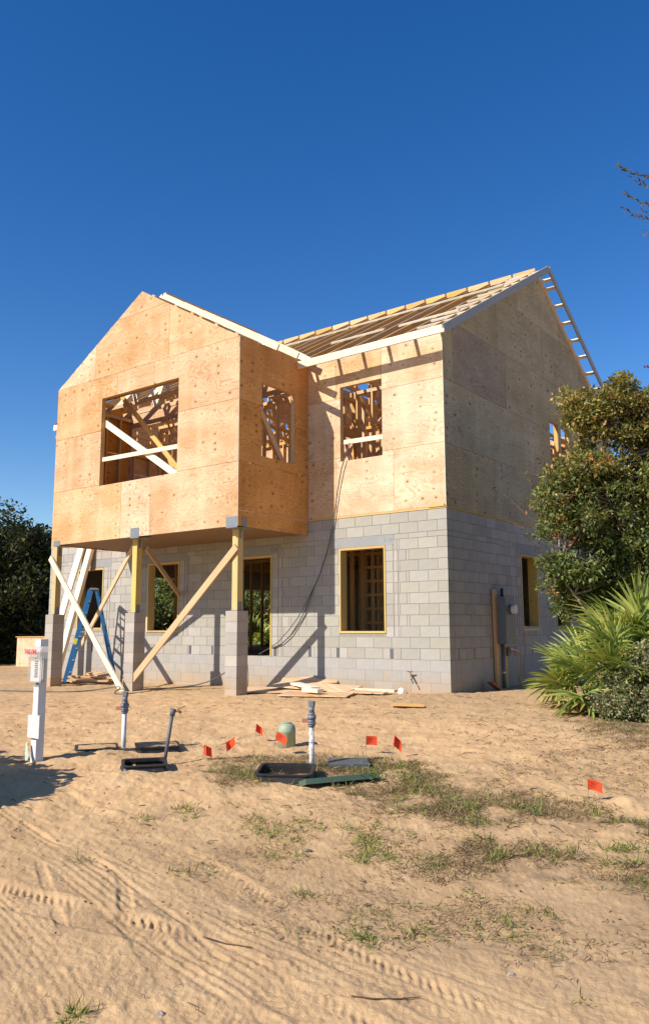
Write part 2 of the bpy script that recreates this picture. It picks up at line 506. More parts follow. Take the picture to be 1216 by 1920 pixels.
M_LEAF = leafmat('oak_leaf', 0.5, 0.25, 0.35)
M_GRASS = leafmat('grass_blade', 0.6, 0.3, 0.3)
M_PALM = leafmat('palmetto_leaf', 0.42, 0.28, 0.4)


# ------------------------------------------------------------------ ground
def hashn(ix, iy, s):
    h = np.sin(ix * 127.1 + iy * 311.7 + s * 74.7) * 43758.5453
    return h - np.floor(h)


def vnoise(x, y, s=0):
    ix, iy = np.floor(x), np.floor(y); fx, fy = x - ix, y - iy
    fx = fx * fx * fx * (fx * (fx * 6 - 15) + 10); fy = fy * fy * fy * (fy * (fy * 6 - 15) + 10)
    a, b_, c, d = hashn(ix, iy, s), hashn(ix + 1, iy, s), hashn(ix, iy + 1, s), hashn(ix + 1, iy + 1, s)
    return (a + (b_ - a) * fx) * (1 - fy) + (c + (d - c) * fx) * fy - 0.5


def sm(a, b_, x):
    t = np.clip((x - a) / (b_ - a), 0, 1); return t * t * (3 - 2 * t)


_t = np.linspace(0, 20, 401)
_v = np.interp(_t, [0, 3.5, 5, 7, 8, 9, 11, 13, 20], [-.44, -.42, -.38, -.28, -.2, -.14, -.05, 0, 0])
_k = np.hanning(31); _k /= _k.sum()
_v = np.convolve(np.pad(_v, 15, 'edge'), _k, 'valid')


def macro(x, y):
    r = np.hypot(x - 6.94, y + 12.76); t = sm(10, 14, r)
    return np.interp(r, _t, _v) + t * np.clip(.02 + .0125 * x, -.13, .03)


TRACKS = [  # (points, half width, depth, pitch, kind)
    ([(-0.6, -8.95), (1.02, -9.15), (2.2, -9.31), (3.5, -9.69), (3.99, -9.79), (4.34, -9.86), (4.9, -9.96), (6.2, -10.2)], 0.20, 0.008, 0.055, 'rib'),
    ([(1.6, -10.0), (2.2, -9.98), (2.69, -9.93), (3.04, -9.87), (3.4, -9.79), (3.95, -9.74), (4.34, -9.79), (4.7, -9.86), (5.6, -10.1), (6.4, -10.3)], 0.13, 0.014, 0.06, 'tread'),
    ([(-0.6, -8.72), (0.49, -8.83), (1.59, -9.01), (2.69, -9.26), (3.75, -9.47), (4.28, -9.49), (4.95, -9.58), (6, -9.7)], 0.17, 0.007, 0.06, 'rib'),
    ([(0.8, -8.45), (2.02, -8.66), (3.24, -8.95), (4.1, -9.26), (4.74, -9.43), (5.28, -9.51), (6.4, -9.75)], 0.12, 0.008, 0.06, 'tread'),
    ([(1.9, -9.98), (2.78, -10.19), (3.29, -10.32), (3.76, -10.49), (4.6, -10.8)], 0.16, 0.007, 0.045, 'rib'),
    ([(2.1, -9.5), (2.28, -9.6), (2.78, -9.86), (3.1, -10.02)], 0.03, 0.008, 0.09, 'groove'),
    ([(2.9, -9.45), (3.2, -9.68), (3.45, -9.8)], 0.04, 0.02, 0.05, 'groove'),
    ([(1.1, -9.0), (2.4, -9.22), (3.6, -9.60), (4.03, -9.74)], 0.018, 0.011, 0.05, 'groove'),
    ([(3.3, -9.72), (3.6, -9.85), (4.03, -10.03), (4.4, -10.19), (5.0, -10.4)], 0.10, 0.008, 0.055, 'tread'),
    ([(2.6, -8.78), (4.2, -9.14), (4.9, -9.30), (5.8, -9.42)], 0.10, 0.006, 0.05, 'rib'),
]
MOUNDS = [(4.99, -6.57, 0.16, 0.075), (5.25, -6.45, 0.13, 0.06), (4.75, -5.8, 0.15, 0.05), (0.05, -0.35, 0.6, 0.05), (1.6, -0.3, 0.5, -0.05),
          (-0.3, -7.3, 0.35, 0.05), (0.7, -7.75, 0.4, 0.03), (1.5, -7.5, 0.5, 0.03), (2.6, -7.35, 0.55, 0.035), (3.4, -7.25, 0.5, 0.03),
          (4.1, -2.9, 0.8, 0.05), (2.4, -3.2, 0.9, 0.035), (0.2, -3.4, 1.0, 0.03), (-1.2, -4.4, 0.9, 0.03), (3.2, -4.6, 0.8, 0.03)]


def height(x, y):
    x = np.asarray(x, float); y = np.asarray(y, float)
    r = np.hypot(x - 6.94, y + 12.76)
    z = macro(x, y)
    near = sm(14.5, 11, r)
    trod = sm(5.2, 7.5, r) * sm(30, 16, r)
    lum = vnoise(x * 2.6, y * 2.6, 1) * 0.055 + (0.5 - np.abs(vnoise(x * 4.7, y * 4.7, 2)) * 2) * 0.022 + vnoise(x * 10, y * 10, 3) * 0.02
    # foot-scuffs: small pits
    pit = np.clip(vnoise(x * 6.1 + 3, y * 6.1, 8) + 0.12, -1, 0) * 0.07
    z = z + trod * (lum + pit) * 0.5 * (0.35 + 0.65 * sm(0.3, -0.6, y)) + vnoise(x * 0.7, y * 0.7, 4) * 0.05 * near
    z = z + vnoise(x * 23, y * 23, 5) * 0.009 * (0.4 + 0.6 * trod) + vnoise(x * 45, y * 45, 6) * 0.006 * near + vnoise(x * 80, y * 80, 11) * 0.0025 * sm(8, 6, r)
    gr = vnoise(x * 13, y * 13, 12)
    z = z + np.clip(gr - 0.18, 0, 1) * 0.026 * (0.3 + 0.7 * sm(-0.1, 0.2, vnoise(x * 0.9, y * 0.9, 13)))
    z = z + (1 - trod) * (vnoise(x * 3.1, y * 3.1, 7) * 0.02 + vnoise(x * 9, y * 9, 9) * 0.005)
    for mx_, my_, rr, hh in MOUNDS:
        z = z + hh * np.exp(-((x - mx_) ** 2 + (y - my_) ** 2) / (rr * rr))
    if x.ndim and x.size > 50:
        sel = (r < 9) & (r > 2)
        xs, ys = x[sel], y[sel]; dz = np.zeros_like(xs)
        for ti, (pts, hw, dep, pit_, kind_) in enumerate(TRACKS):
            best = np.full(xs.shape, 9.0); lat = np.zeros_like(xs); al = np.zeros_like(xs); s0 = 0
            for i in range(len(pts) - 1):
                ax, ay = pts[i]; bx, by = pts[i + 1]; L = math.hypot(bx - ax, by - ay); ux, uy = (bx - ax) / L, (by - ay) / L
                px, py = xs - ax, ys - ay
                t = np.clip(px * ux + py * uy, 0, L); dx, dy = px - ux * t, py - uy * t
                d = np.hypot(dx, dy); c = d < best
                best = np.where(c, d, best); lat = np.where(c, -dx * uy + dy * ux, lat); al = np.where(c, s0 + t, al); s0 += L
            w = sm(hw * 1.25, hw * 0.8, best)
            fade = 0.5 + 0.8 * (vnoise(xs * 1.3, ys * 1.3, 20 + ti) + 0.5)
            brk = np.clip(1.6 * (vnoise(xs * 2.6, ys * 2.6, 40 + ti) + 0.42), 0, 1.2)
            al2 = al + 0.02 * vnoise(xs * 9, ys * 9, 60 + ti); lt2 = lat + 0.012 * vnoise(xs * 7, ys * 7, 61 + ti)
            side = np.exp(-((best - hw * 1.25) / (hw * 0.25 + 0.01)) ** 2)
            if kind_ == 'rib':
                dz += w * fade * (-dep * 0.6 + dep * 0.36 * brk * np.sin(2 * math.pi * (lt2 + 0.01 * vnoise(xs * 3, ys * 3, 70)) / pit_)) + side * dep * 0.15 * brk
            elif kind_ == 'tread':
                row = sm(hw * .3, hw * .45, best) * sm(hw * 1.0, hw * .85, best)
                bar = np.clip(np.sin(2 * math.pi * (al2 + np.abs(lt2) * 0.9) / pit_) * 1.6, -1, 1)
                dz += w * fade * (-dep * 0.6 + dep * 0.42 * brk * row * bar) + side * dep * 0.5 * brk
            else:
                dz += w * fade * -dep * np.clip(brk, .2, 1) + side * dep * 0.25 * brk
        z[sel] += dz
    # level pads where things stand
    return z


def H1(x, y):
    a = height(np.full(60, x), np.full(60, y)); return float(a[0])


PATCH = [(3.47, -6.47, 0.77, 0.62, 'M'), (2.58, -6.02, 0.62, 0.41, 'D'), (1.74, -6.37, 0.95, 0.55, 'D'), (1.59, -7.05, 0.3, 0.47, 'M'), (3.93, -6.8, 0.5, 0.36, 'M'), (2.75, -6.45, .5, .4, 'M'), (4.84, -6.52, 0.35, 0.41, 'D'), (5.1, -6.86, 0.21, 0.34, 'G'),
         (4.56, -7.68, 0.64, 0.42, 'D'), (4.3, -7.55, 0.45, 0.25, 'M'), (3.12, -7.81, 0.48, 0.45, 'g'), (3.65, -8.01, 0.22, 0.3, 'G'), (2.74, -7.85, 0.33, 0.35, 'g'), (1.94, -8.11, 0.3, 0.18, 'G'), (2.26, -9.3, 0.1, 0.09, 'G'),
         (4.63, -8.94, 0.09, 0.08, 'G'), (4.41, -9.11, 0.06, 0.05, 'G'), (3.84, -10.52, 0.16, 0.08, 'G'), (3.86, -10.23, 0.24, 0.14, 'g'), (5.43, -7.88, 0.2, 0.21, 'G'), (4.02, -3.02, 0.5, 0.8, 'D'),
         (4.98, -7.57, 0.45, 0.4, 'g'), (4.56, -8.41, 1.01, 0.49, 'g'), (2.98, -8.52, 0.54, 0.56, 'g'), (4.27, -4.91, 0.6, 0.87, 'd'), (5.3, -6.3, .4, .4, 'D'), (5.6, -7.3, .5, .4, 'M'), (3.3, -5.6, .6, .35, 'd'), (4.3, -8.0, 1.5, .85, 'w'), (3.0, -7.9, 1.3, .7, 'w'), (5.2, -8.2, .9, .9, 'w'), (4.5, -6.3, 1.2, .6, 'w'), (4.1, -9.0, 1.0, .4, 'w'), (3.9, -6.55, .9, .35, 'M'), (2.2, -6.05, .6, .3, 'D'), (1.2, -6.6, .4, .35, 'd'), (3.9, -2.6, .6, .35, 'D'), (3.5, -2.2, .5, .3, 'D'), (4.4, -3.9, .5, .6, 'd'), (3.6, -8.35, 1.0, .4, 'w'), (2.6, -8.0, .6, .25, 'g'), (5.0, -8.7, .7, .35, 'w')]


def build_ground():
    rr = [2.0]
    while rr[-1] < 17: rr.append(rr[-1] * 1.0039)
    while rr[-1] < 60: rr.append(rr[-1] * 1.02)
    while rr[-1] < 4000: rr.append(rr[-1] * 1.12)
    rr = np.array([0.01, 0.7, 1.4] + rr)
    a0 = math.atan2(fw.y, fw.x)
    fine = np.linspace(-0.70, 0.70, 900)
    coarse = np.linspace(0.70, 2 * math.pi - 0.70, 60)[1:-1]
    aa = a0 + np.concatenate([fine, coarse])
    A, R = np.meshgrid(aa, rr)
    X = CAM.x + R * np.cos(A); Y = CAM.y + R * np.sin(A)
    Z = height(X.ravel(), Y.ravel())
    V = np.stack([X.ravel(), Y.ravel(), Z], 1)
    na, nr = len(aa), len(rr)
    i = np.arange((nr - 1) * na); r0 = i // na; c0 = i % na; c1 = (c0 + 1) % na
    F = np.stack([r0 * na + c0, (r0 + 1) * na + c0, (r0 + 1) * na + c1, r0 * na + c1], 1)
    me = bpy.data.meshes.new('sand_ground')
    me.vertices.add(len(V)); me.vertices.foreach_set('co', V.ravel())
    me.loops.add(len(F) * 4); me.loops.foreach_set('vertex_index', F.ravel()[:, None].ravel().astype(np.int32))
    me.polygons.add(len(F)); me.polygons.foreach_set('loop_start', np.arange(0, len(F) * 4, 4, dtype=np.int32))
    me.polygons.foreach_set('use_smooth', np.ones(len(F), bool))
    me.update(calc_edges=True)
    m, N, b = newmat('sand', 0.95, 0.15)
    tc = nd(N, 'ShaderNodeTexCoord').outputs['Object']
    n0 = noise(N, tc, 0.45, 4, 0.55); n1 = noise(N, tc, 2.3, 5, 0.6); n2 = noise(N, tc, 26, 4, 0.6); n3 = noise(N, tc, 240, 3, 0.7)
    col = ramp(N, n1, [(0.28, (0.50, 0.310, 0.150)), (0.52, (0.60, 0.385, 0.19)), (0.75, (0.65, 0.435, 0.228))])
    # greyer packed sand patches, wider towards the camera and along the wall
    geo = nd(N, 'ShaderNodeSeparateXYZ', {0: tc})
    dcam = nd(N, 'ShaderNodeVectorMath', {0: tc, 1: (6.94, -12.76, 0)}, operation='DISTANCE').outputs['Value']
    nearm = nd(N, 'ShaderNodeMapRange', {0: dcam, 1: 3.0, 2: 7.5, 3: 0.95, 4: 0.0}).outputs[0]
    wallm = nd(N, 'ShaderNodeMapRange', {0: mth(N, 'ADD', geo.outputs[1], mth(N, 'MULTIPLY', geo.outputs[0], 0.12)), 1: -3.6, 2: -1.4, 3: 0.0, 4: 0.8}).outputs[0]
    leftm = nd(N, 'ShaderNodeMapRange', {0: geo.outputs[0], 1: -3.0, 2: -8.0, 3: 0.0, 4: 0.9}).outputs[0]
    gm = mth(N, 'MULTIPLY', mth(N, 'MAXIMUM', mth(N, 'MAXIMUM', nearm, wallm), leftm), mth(N, 'MULTIPLY_ADD', n0, 2.4, -0.65, clamp=True))
    col = mix(N, gm, col, (0.385, 0.262, 0.148))
    soil = nd(N, 'ShaderNodeAttribute', attribute_name='soil').outputs['Fac']
    sl = mth(N, 'MULTIPLY', soil, mth(N, 'MULTIPLY_ADD', noise(N, tc, 9, 5, 0.65), 3.2, -1.05, clamp=True), clamp=True)
    col = mix(N, mth(N, 'MULTIPLY', sl, 0.75), col, (0.215, 0.145, 0.085))
    mot = noise(N, tc, 6.5, 5, 0.65)
    col = mix(N, mth(N, 'MULTIPLY', mth(N, 'SUBTRACT', mot, 0.56, clamp=True), 1.2), col, (0.38, 0.25, 0.14))
    col = mix(N, mth(N, 'MULTIPLY', mth(N, 'SUBTRACT', n2, 0.54, clamp=True), 1.2), col, (0.32, 0.205, 0.115))
    spk = noise(N, tc, 500, 1)
    col = mix(N, mth(N, 'MULTIPLY', mth(N, 'GREATER_THAN', spk, 0.70), 0.4), col, (0.75, 0.68, 0.58))
    col = mix(N, mth(N, 'MULTIPLY', mth(N, 'LESS_THAN', n3, 0.36), 0.35), col, (0.16, 0.10, 0.06))
    N.links.new(col, b.inputs['Base Color'])
    bump(N, b, mth(N, 'ADD', mth(N, 'MULTIPLY', n2, 1.0), mth(N, 'ADD', mth(N, 'MULTIPLY', noise(N, tc, 75, 3, 0.6), 0.6), mth(N, 'MULTIPLY', n3, 0.35))), 0.012, 0.65)
    at_ = me.attributes.new('soil', 'FLOAT', 'POINT')
    so = np.zeros(len(V)); X_, Y_ = V[:, 0], V[:, 1]
    Lr = math.hypot(rt.x, rt.y); ux, uy = rt.x / Lr, rt.y / Lr
    for (cx, cy, ra, rb, kd) in PATCH:
        a = ((X_ - cx) * ux + (Y_ - cy) * uy) / (ra * 1.15); b_ = (-(X_ - cx) * uy + (Y_ - cy) * ux) / (rb * 1.15)
        so = np.maximum(so, {'M': 1, 'D': 1, 'G': .5, 'g': .4, 'd': .6, 'w': .35}[kd] * sm(1.25, 0.5, np.hypot(a, b_)))
    at_.data.foreach_set('value', so)
    me.materials.append(m)
    o = link(bpy.data.objects.new('sand_ground', me))
    tag(o, kind='structure')


build_ground()

# ------------------------------------------------------------------ house
XL, DEP = -12.15, 9.62
TB = 3.353
BX0, BX1, BY = -9.01, -3.204, -2.1          # the projecting upper room
BZ = 3.067
SL = 0.586
EZ, EY = 6.624, -0.454
RZ, RY = 9.71, 4.81
house = thing('house', 'unfinished two storey house of grey block below and bare plywood above', 'house', (-6, 4.8, 0))

OPEN_F = [(-2.42, -1.33, 1.09, 2.745), (-5.22, -4.18, 0.61, 2.725), (-8.14, -7.03, 1.105, 2.735), (-10.88, -9.83, 1.16, 2.72)]
OPEN_S = [(3.17, 4.04, 1.125, 2.73), (5.05, 5.95, 1.125, 2.73)]
C = 0.2032
COURSES = []        # (z0, z1, phase)
z = TB
for i in range(18):
    if i == 2:
        COURSES.append((z - C / 2, z, 0)); z -= C / 2
    COURSES.append((z - C, z, 0 if (i == 0 or (i >= 3 and i % 2 == 1)) else 1)); z -= C


def course_pieces(length, z0, z1, phase, opens, lints):
    """(a0,a1) spans from 0 to length for one course (a is distance from the near corner)"""
    zm = (z0 + z1) / 2
    cuts = [0.0]; a = C if phase else 2 * C
    while a < length: cuts.append(a); a += 2 * C
    cuts.append(length)
    spans = [(cuts[i], cuts[i + 1]) for i in range(len(cuts) - 1)]
    hs_ = [(o[0], o[1]) for o in opens if o[2] < zm < o[3]]
    hl = [(l[0], l[1]) for l in lints if l[2] - 0.02 < zm < l[3] + 0.02]
    near = []
    for o in opens:         # grouted cells with their cut pieces beside each opening
        if o[2] - 0.05 < zm < o[3] + 0.12:
            e = o[0]
            near.append((e - (0.46 if phase == 0 else 0.27), e))
    gaps = []
    for e0, e1 in near:
        if e1 - e0 > 0.3: gaps += [(e0, e0 + 0.165), (e0 + 0.19, e0 + 0.275), (e0 + 0.285, e1)]
        else: gaps += [(e0, e0 + 0.085), (e0 + 0.105, e1)]
    out = []
    for s in spans:
        segs = [s]
        for h in hs_ + hl + near:
            ns = []
            for q in segs:
                if h[1] <= q[0] or h[0] >= q[1]: ns.append(q); continue
                if h[0] > q[0]: ns.append((q[0], h[0]))
                if h[1] < q[1]: ns.append((h[1], q[1]))
            segs = ns
        out += [q for q in segs if q[1] - q[0] > 0.035]
    return out + gaps


G_ = 0.005


def build_block_wall(name, length, tofn, opens, lints, nmax_z, cells, count_limit, normal_axis):
    """tofn(a0,a1,depth0,depth1,z0,z1) -> box extents"""
    pieces = []
    for (z0, z1, ph) in COURSES:
        if z1 < -0.25: continue
        for a0, a1 in course_pieces(length, z0, z1, ph, opens, lints):
            pieces.append((a0, a1, z0, z1))
    # rough open cells in the first course above the slab
    res = []
    for (a0, a1, z0, z1) in pieces:
        if abs(z0 - 0.61) < 0.02:
            cs = [c for c in cells if a0 < c < a1]
            if cs:
                c = cs[0]
                if c - a0 > 0.05: res.append((a0, c - 0.035, z0, z1))
                if a1 - c > 0.05: res.append((c + 0.035, a1, z0, z1))
                continue
        res.append((a0, a1, z0, z1))
    return res


LINT_F = [(1.14, 2.625, 2.75, 2.947), (3.95, 5.45, 2.735, 2.93), (6.80, 8.38, 2.745, 2.94), (9.55, 11.15, 2.735, 2.93)]
LINT_S = [(2.98, 4.22, 2.74, 2.945), (4.85, 6.15, 2.74, 2.945)]
opf = [(-o[1], -o[0], o[2], o[3]) for o in OPEN_F]
front = build_block_wall('f', -XL, None, opf, LINT_F, 0, [1.22, 2.46, 3.16, 3.42, 4.08, 5.9, 6.62, 8.6, 10.2], 0, 0)
side = build_block_wall('s', DEP, None, OPEN_S, LINT_S, 0, [0.33, 0.93, 1.62, 2.75, 3.6], 0, 0)

# wall cores (mortar plane), each cut round its openings
core_f = MB()
plate_args = []


def core_wall(name, rect, holes, to3, tv, mat):
    return plate(name, rect, holes, [], to3, tv, mat, house)


wf = core_wall('front_block_wall', (XL + 0.01, -0.01, 0.605, TB - 0.004), [(o[0], o[1], o[2], o[3]) for o in OPEN_F], lambda x, z: (x, 0.006, z), (0, 0.188, 0), M_MORT)
wfs = boxobj('front_stem_wall', XL + 0.005, -0.005, 0.0025, 0.194, -0.3, 0.605, M_PARGE, house)
ws = core_wall('side_block_wall', (0.2, DEP - 0.01, 0.605, TB - 0.004), OPEN_S, lambda y, z: (-0.006, y, z), (-0.188, 0, 0), M_MORT)
wss = boxobj('side_stem_wall', -0.194, -0.0025, 0.196, DEP, -0.3, 0.605, M_PARGE, house)
OPEN_L = [(3.5, 5.2, 0.62, 2.73), (7.5, 9.2, 0.62, 2.5)]
OPEN_B = [(-11.9, -10.6, 0.62, 2.6)]
core_wall('left_block_wall', (0.2, DEP - 0.2, -0.3, TB - 0.004), OPEN_L, lambda y, z: (XL, y, z), (0.194, 0, 0), M_BLOCKI)
core_wall('rear_block_wall', (XL, -0.2, -0.3, TB - 0.004), OPEN_B, lambda x, z: (x, DEP - 0.194, z), (0, 0.194, 0), M_BLOCKI)
boxobj('floor_slab', XL + 0.2, -0.2, 0.2, DEP - 0.2, -0.3, 0.595, M_SLAB, house)


def jr(a): return (random.random() - 0.5) * a


allp = []
for (a0, a1, z0, z1) in front:
    d = 14.5 + a0 * 0.55
    allp.append((d - (a1 - a0) * 0.5 + (4 if a1 - a0 < 0.2 else 0), 'f', a0, a1, z0, z1))
for (a0, a1, z0, z1) in side:
    if a0 > 6.5: d = 99
    else: d = 16.5 + a0 * 1.6
    allp.append((d, 's', a0, a1, z0, z1))
allp.sort(key=lambda q: q[0])
NB = 272
rest = MB(); BM = {}
for n, (d, w, a0, a1, z0, z1) in enumerate(allp):
    stem = z1 < 0.62
    g = G_ if not stem else 0.002
    pr = (0.0006 if stem else 0.0) + abs(jr(0.003))
    if a0 < 0.001 and w == 'f': pr = 0.001
    x0_, x1_ = a0 + g, a1 - g
    if a0 < 0.001: x0_ = 0.0
    zz0, zz1 = z0 + g + jr(.001), z1 - g + jr(.001)
    th = 0.05
    if w == 'f':
        ext = (-x1_, -x0_ , -pr, th, zz0, zz1)
        if a0 < 0.001: ext = (-x1_, 0.0, -pr, 0.196, zz0, zz1)
    else:
        if a0 < 0.001: x0_ = 0.2 + g
        if x1_ <= x0_ + 0.02: continue
        ext = (-th, pr, x0_, x1_, zz0, zz1)
    if n < NB:
        L, D, Hh = ext[1] - ext[0], ext[3] - ext[2], ext[5] - ext[4]
        mm = M_STEM if stem else M_BLOCK
        key = (round(L, 3), round(D, 4), round(Hh, 3), mm.name)
        if key not in BM:
            me = bpy.data.meshes.new('block'); q = MB().box(0, L, 0, D, 0, Hh); me.from_pydata(q.v, [], q.f); me.materials.append(mm); BM[key] = me
        link(bpy.data.objects.new('block', BM[key]), wf if w == 'f' else ws, Matrix.Translation((ext[0], ext[2], ext[4])))
    else:
        rest.mi = 1 if stem else 0
        rest.box(*ext)
o = rest.build('block_courses', [M_BLOCKI, M_STEMI], house)
tag(o, kind='stuff')
# dark cell mouths in that course
M_GROUT = plain('rough_grout', (0.17, 0.18, 0.19), 0.9, var=0.3, scale=60)
for c in [1.22, 2.46, 3.16, 3.42, 4.08, 5.9, 6.62, 8.6, 10.2]:
    cm = MB().box(-c - .034, -c + .034, 0.004, 0.0055, 0.62, 0.805)
    for q in range(5): cm.box(-c - .03 + q * .012, -c - .024 + q * .012, -0.001, 0.0039, 0.622, 0.803)
    cm.build('grouted_cell', M_GROUT, wf)

# lintels
for k, (a0, a1, z0, z1) in enumerate(LINT_F):
    boxobj('lintel', -a1, -a0, -0.003, 0.1, z0, z1, M_LINT, house)
for (a0, a1, z0, z1) in LINT_S: boxobj('lintel', -0.1, 0.003, a0, a1, z0, z1, M_LINT, house)


def text_obj(name, s, size, M, mat, parent, ext=0.0006, sx=1.0, bold=0.0):
    cu = bpy.data.curves.new(name, 'FONT'); cu.body = s; cu.size = size; cu.extrude = ext; cu.offset = bold
    cu.align_x = 'CENTER'; cu.align_y = 'CENTER'
    t = bpy.data.objects.new(name, cu); COL.objects.link(t)
    bpy.context.view_layer.update()
    me = bpy.data.meshes.new_from_object(t.evaluated_get(bpy.context.evaluated_depsgraph_get()))
    bpy.data.objects.remove(t); bpy.data.curves.remove(cu)
    me.materials.clear(); me.materials.append(mat)
    return link(bpy.data.objects.new(name, me), parent, M @ Matrix.Diagonal((sx, 1, 1, 1)))


FRONTM = lambda x, y, z: Matrix(((1, 0, 0, x), (0, 0, -1, y), (0, 1, 0, z), (0, 0, 0, 1)))
text_obj('lintel_marking', "5'-10", 0.10, FRONTM(-1.27, -0.0045, 2.84), M_GREYP, house, 0.0005)
text_obj('lintel_marking', "5'-10", 0.10, FRONTM(-4.12, -0.0045, 2.83), M_DKPVC, house, 0.0005)


# window bucks (treated 2x boards round each opening)
def buck(o, axis):
    a0, a1, z0, z1 = o; t = 0.038
    if axis == 'f':
        f = MB().box(a0, a1, -0.012, 0.2, z1 - t, z1).build('window_frame' if z0 > 0.7 else 'door_frame', M_BUCK, house)
        for nm, ex in (('jamb', (a0, a0 + t)), ('jamb', (a1 - t, a1))):
            board(nm, ((ex[0] + ex[1]) / 2, 0.094, z0), ((ex[0] + ex[1]) / 2, 0.094, z1 - t), 0.212, t, M_TREAT if nm == 'jamb' else M_BUCK, f, (0, 1, 0))
        if z0 > 0.7: board('sill', (a0 + t, 0.094, z0 + t / 2), (a1 - t, 0.094, z0 + t / 2), 0.212, t, M_BUCK, f, (0, 1, 0))
    else:
        f = MB().box(-0.2, 0.012, a0, a1, z1 - t, z1).build('window_frame', M_BUCK, house)
        for ex in ((a0, a0 + t), (a1 - t, a1)):
            board('jamb', (-0.094, (ex[0] + ex[1]) / 2, z0), (-0.094, (ex[0] + ex[1]) / 2, z1 - t), 0.212, t, M_TREAT, f, (1, 0, 0))
        board('sill', (-0.094, a0 + t, z0 + t / 2), (-0.094, a1 - t, z0 + t / 2), 0.212, t, M_BUCK, f, (1, 0, 0))


for o_ in OPEN_F: buck(o_, 'f')
for o_ in OPEN_S: buck(o_, 's')

# floor of the upper storey
pl_ = MB()
boxobj('subfloor', XL, -0.005, 0.0, DEP, TB + 0.02, TB + 0.037, M_PLY, house)
boxobj('porch_subfloor', BX0, BX1, BY + 0.02, -0.0, TB + 0.0, TB + 0.018, M_PLY, house)
for k in range(30):
    x = XL + 0.3 + k * 0.406
    if x > -0.25: break
    board('floor_joist', (x, 0.2, 3.24), (x, DEP - 0.2, 3.24), 0.22, 0.04, M_STUD, house)
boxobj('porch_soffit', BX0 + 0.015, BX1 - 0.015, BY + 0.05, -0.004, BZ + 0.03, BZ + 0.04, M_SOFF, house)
board('porch_beam', (BX0 + 0.02, BY + 0.032, BZ + 0.14), (BX1 - 0.014, BY + 0.032, BZ + 0.14), 0.27, 0.036, M_BUCK, house)
# plate under the plywood
board('sill_plate', (XL, 0.01, TB + 0.019), (-0.012, 0.01, TB + 0.019), 0.036, 0.044, M_BUCK, house)
board('sill_plate', (-0.01, 0.005, TB + 0.017), (-0.01, DEP, TB + 0.017), 0.034, 0.03, M_BUCK, house)
board('plate_scab', (-0.36, -0.024, TB + 0.055), (-0.03, -0.024, TB + 0.055), 0.05, 0.018, M_BUCK, house)

# ---- plywood sheathing, sheet by sheet
G2 = 0.0036
UW = (-2.37, -1.36, 4.505, 6.05)        # upper window of the main front
BW = (-7.35, -4.877, 4.268, 6.232)      # window of the projecting room
BS = (-1.452, -0.44, 4.49, 5.97)        # side window of the projecting room (y range)


def sheets_front(y, rects, holes, clips, mat, t=0.012):
    for i, r in enumerate(rects):
        mm = mat[i] if isinstance(mat, list) else mat
        r2 = (r[0] + G2, r[1] - G2, r[2] + G2, r[3] - G2)
        plate('plywood_panel', r2, holes, clips, lambda x, z, q=jr(.002): (x, y + q, z), (0, t, 0), mm, house)


F_TOP = 6.70
zr = [TB + 0.038, 4.583, 5.82, F_TOP]
mainr = [(-1.106, -0.001, zr[0], zr[1]), (-2.476, -1.106, zr[0], zr[1]), (-3.20, -2.476, zr[0], zr[1]),
         (-1.362, -0.001, zr[1], zr[2]), (-3.20, -1.362, zr[1], zr[2]),
         (-1.362, -0.001, zr[2], zr[3]), (-2.476, -1.362, zr[2], zr[3]), (-3.20, -2.476, zr[2], zr[3])]
for k in range(5): mainr += [(max(XL, -5.64 - 2.44 * k), -3.2 - 2.44 * k, zr[j], zr[j + 1]) for j in range(3) if -3.2 - 2.44 * k > XL]
sheets_front(-0.008, mainr, [UW, (-8.9, -3.35, TB + 0.04, 6.2)], [], [M_PLYR] * 8 + [M_PLY] * 30)
BR = [BZ + 1.219 * k for k in range(5)]
br = [(BX0, -6.59, BR[0], BR[1]), (-6.59, -5.66, BR[0], BR[1]), (-5.66, BX1, BR[0], BR[1]),
      (BX0, -6.84, BR[1], BR[2]), (-6.84, BX1, BR[1], BR[2]),
      (BX0, -6.84, BR[2], BR[3]), (-6.84, -5.63, BR[2], BR[3]), (-5.63, BX1, BR[2], BR[3]),
      (BX0, -7.64, BR[3], 7.94), (-7.64, -5.21, BR[3], 7.94), (-5.21, BX1, BR[3], 7.94), (-7.3, -4.9, 7.94, 8.5)]
AP = (BX0 + BX1) / 2; APZ = 8.404
k_ = (APZ - BR[3]) / (BX1 - AP)
gclip = [(k_, 1, APZ + k_ * AP), (-k_, 1, APZ - k_ * AP)]
sheets_front(BY, br, [BW], gclip, M_PLY)


def sheets_side(x, rects, holes, clips, mat, t=-0.012):
    for i, r in enumerate(rects):
        mm = mat[i] if isinstance(mat, list) else mat
        r2 = (r[0] + G2, r[1] - G2, r[2] + G2, r[3] - G2)
        plate('plywood_panel', r2, holes, clips, lambda y, z, q=jr(.002): (x + q, y, z), (t, 0, 0), mm, house)


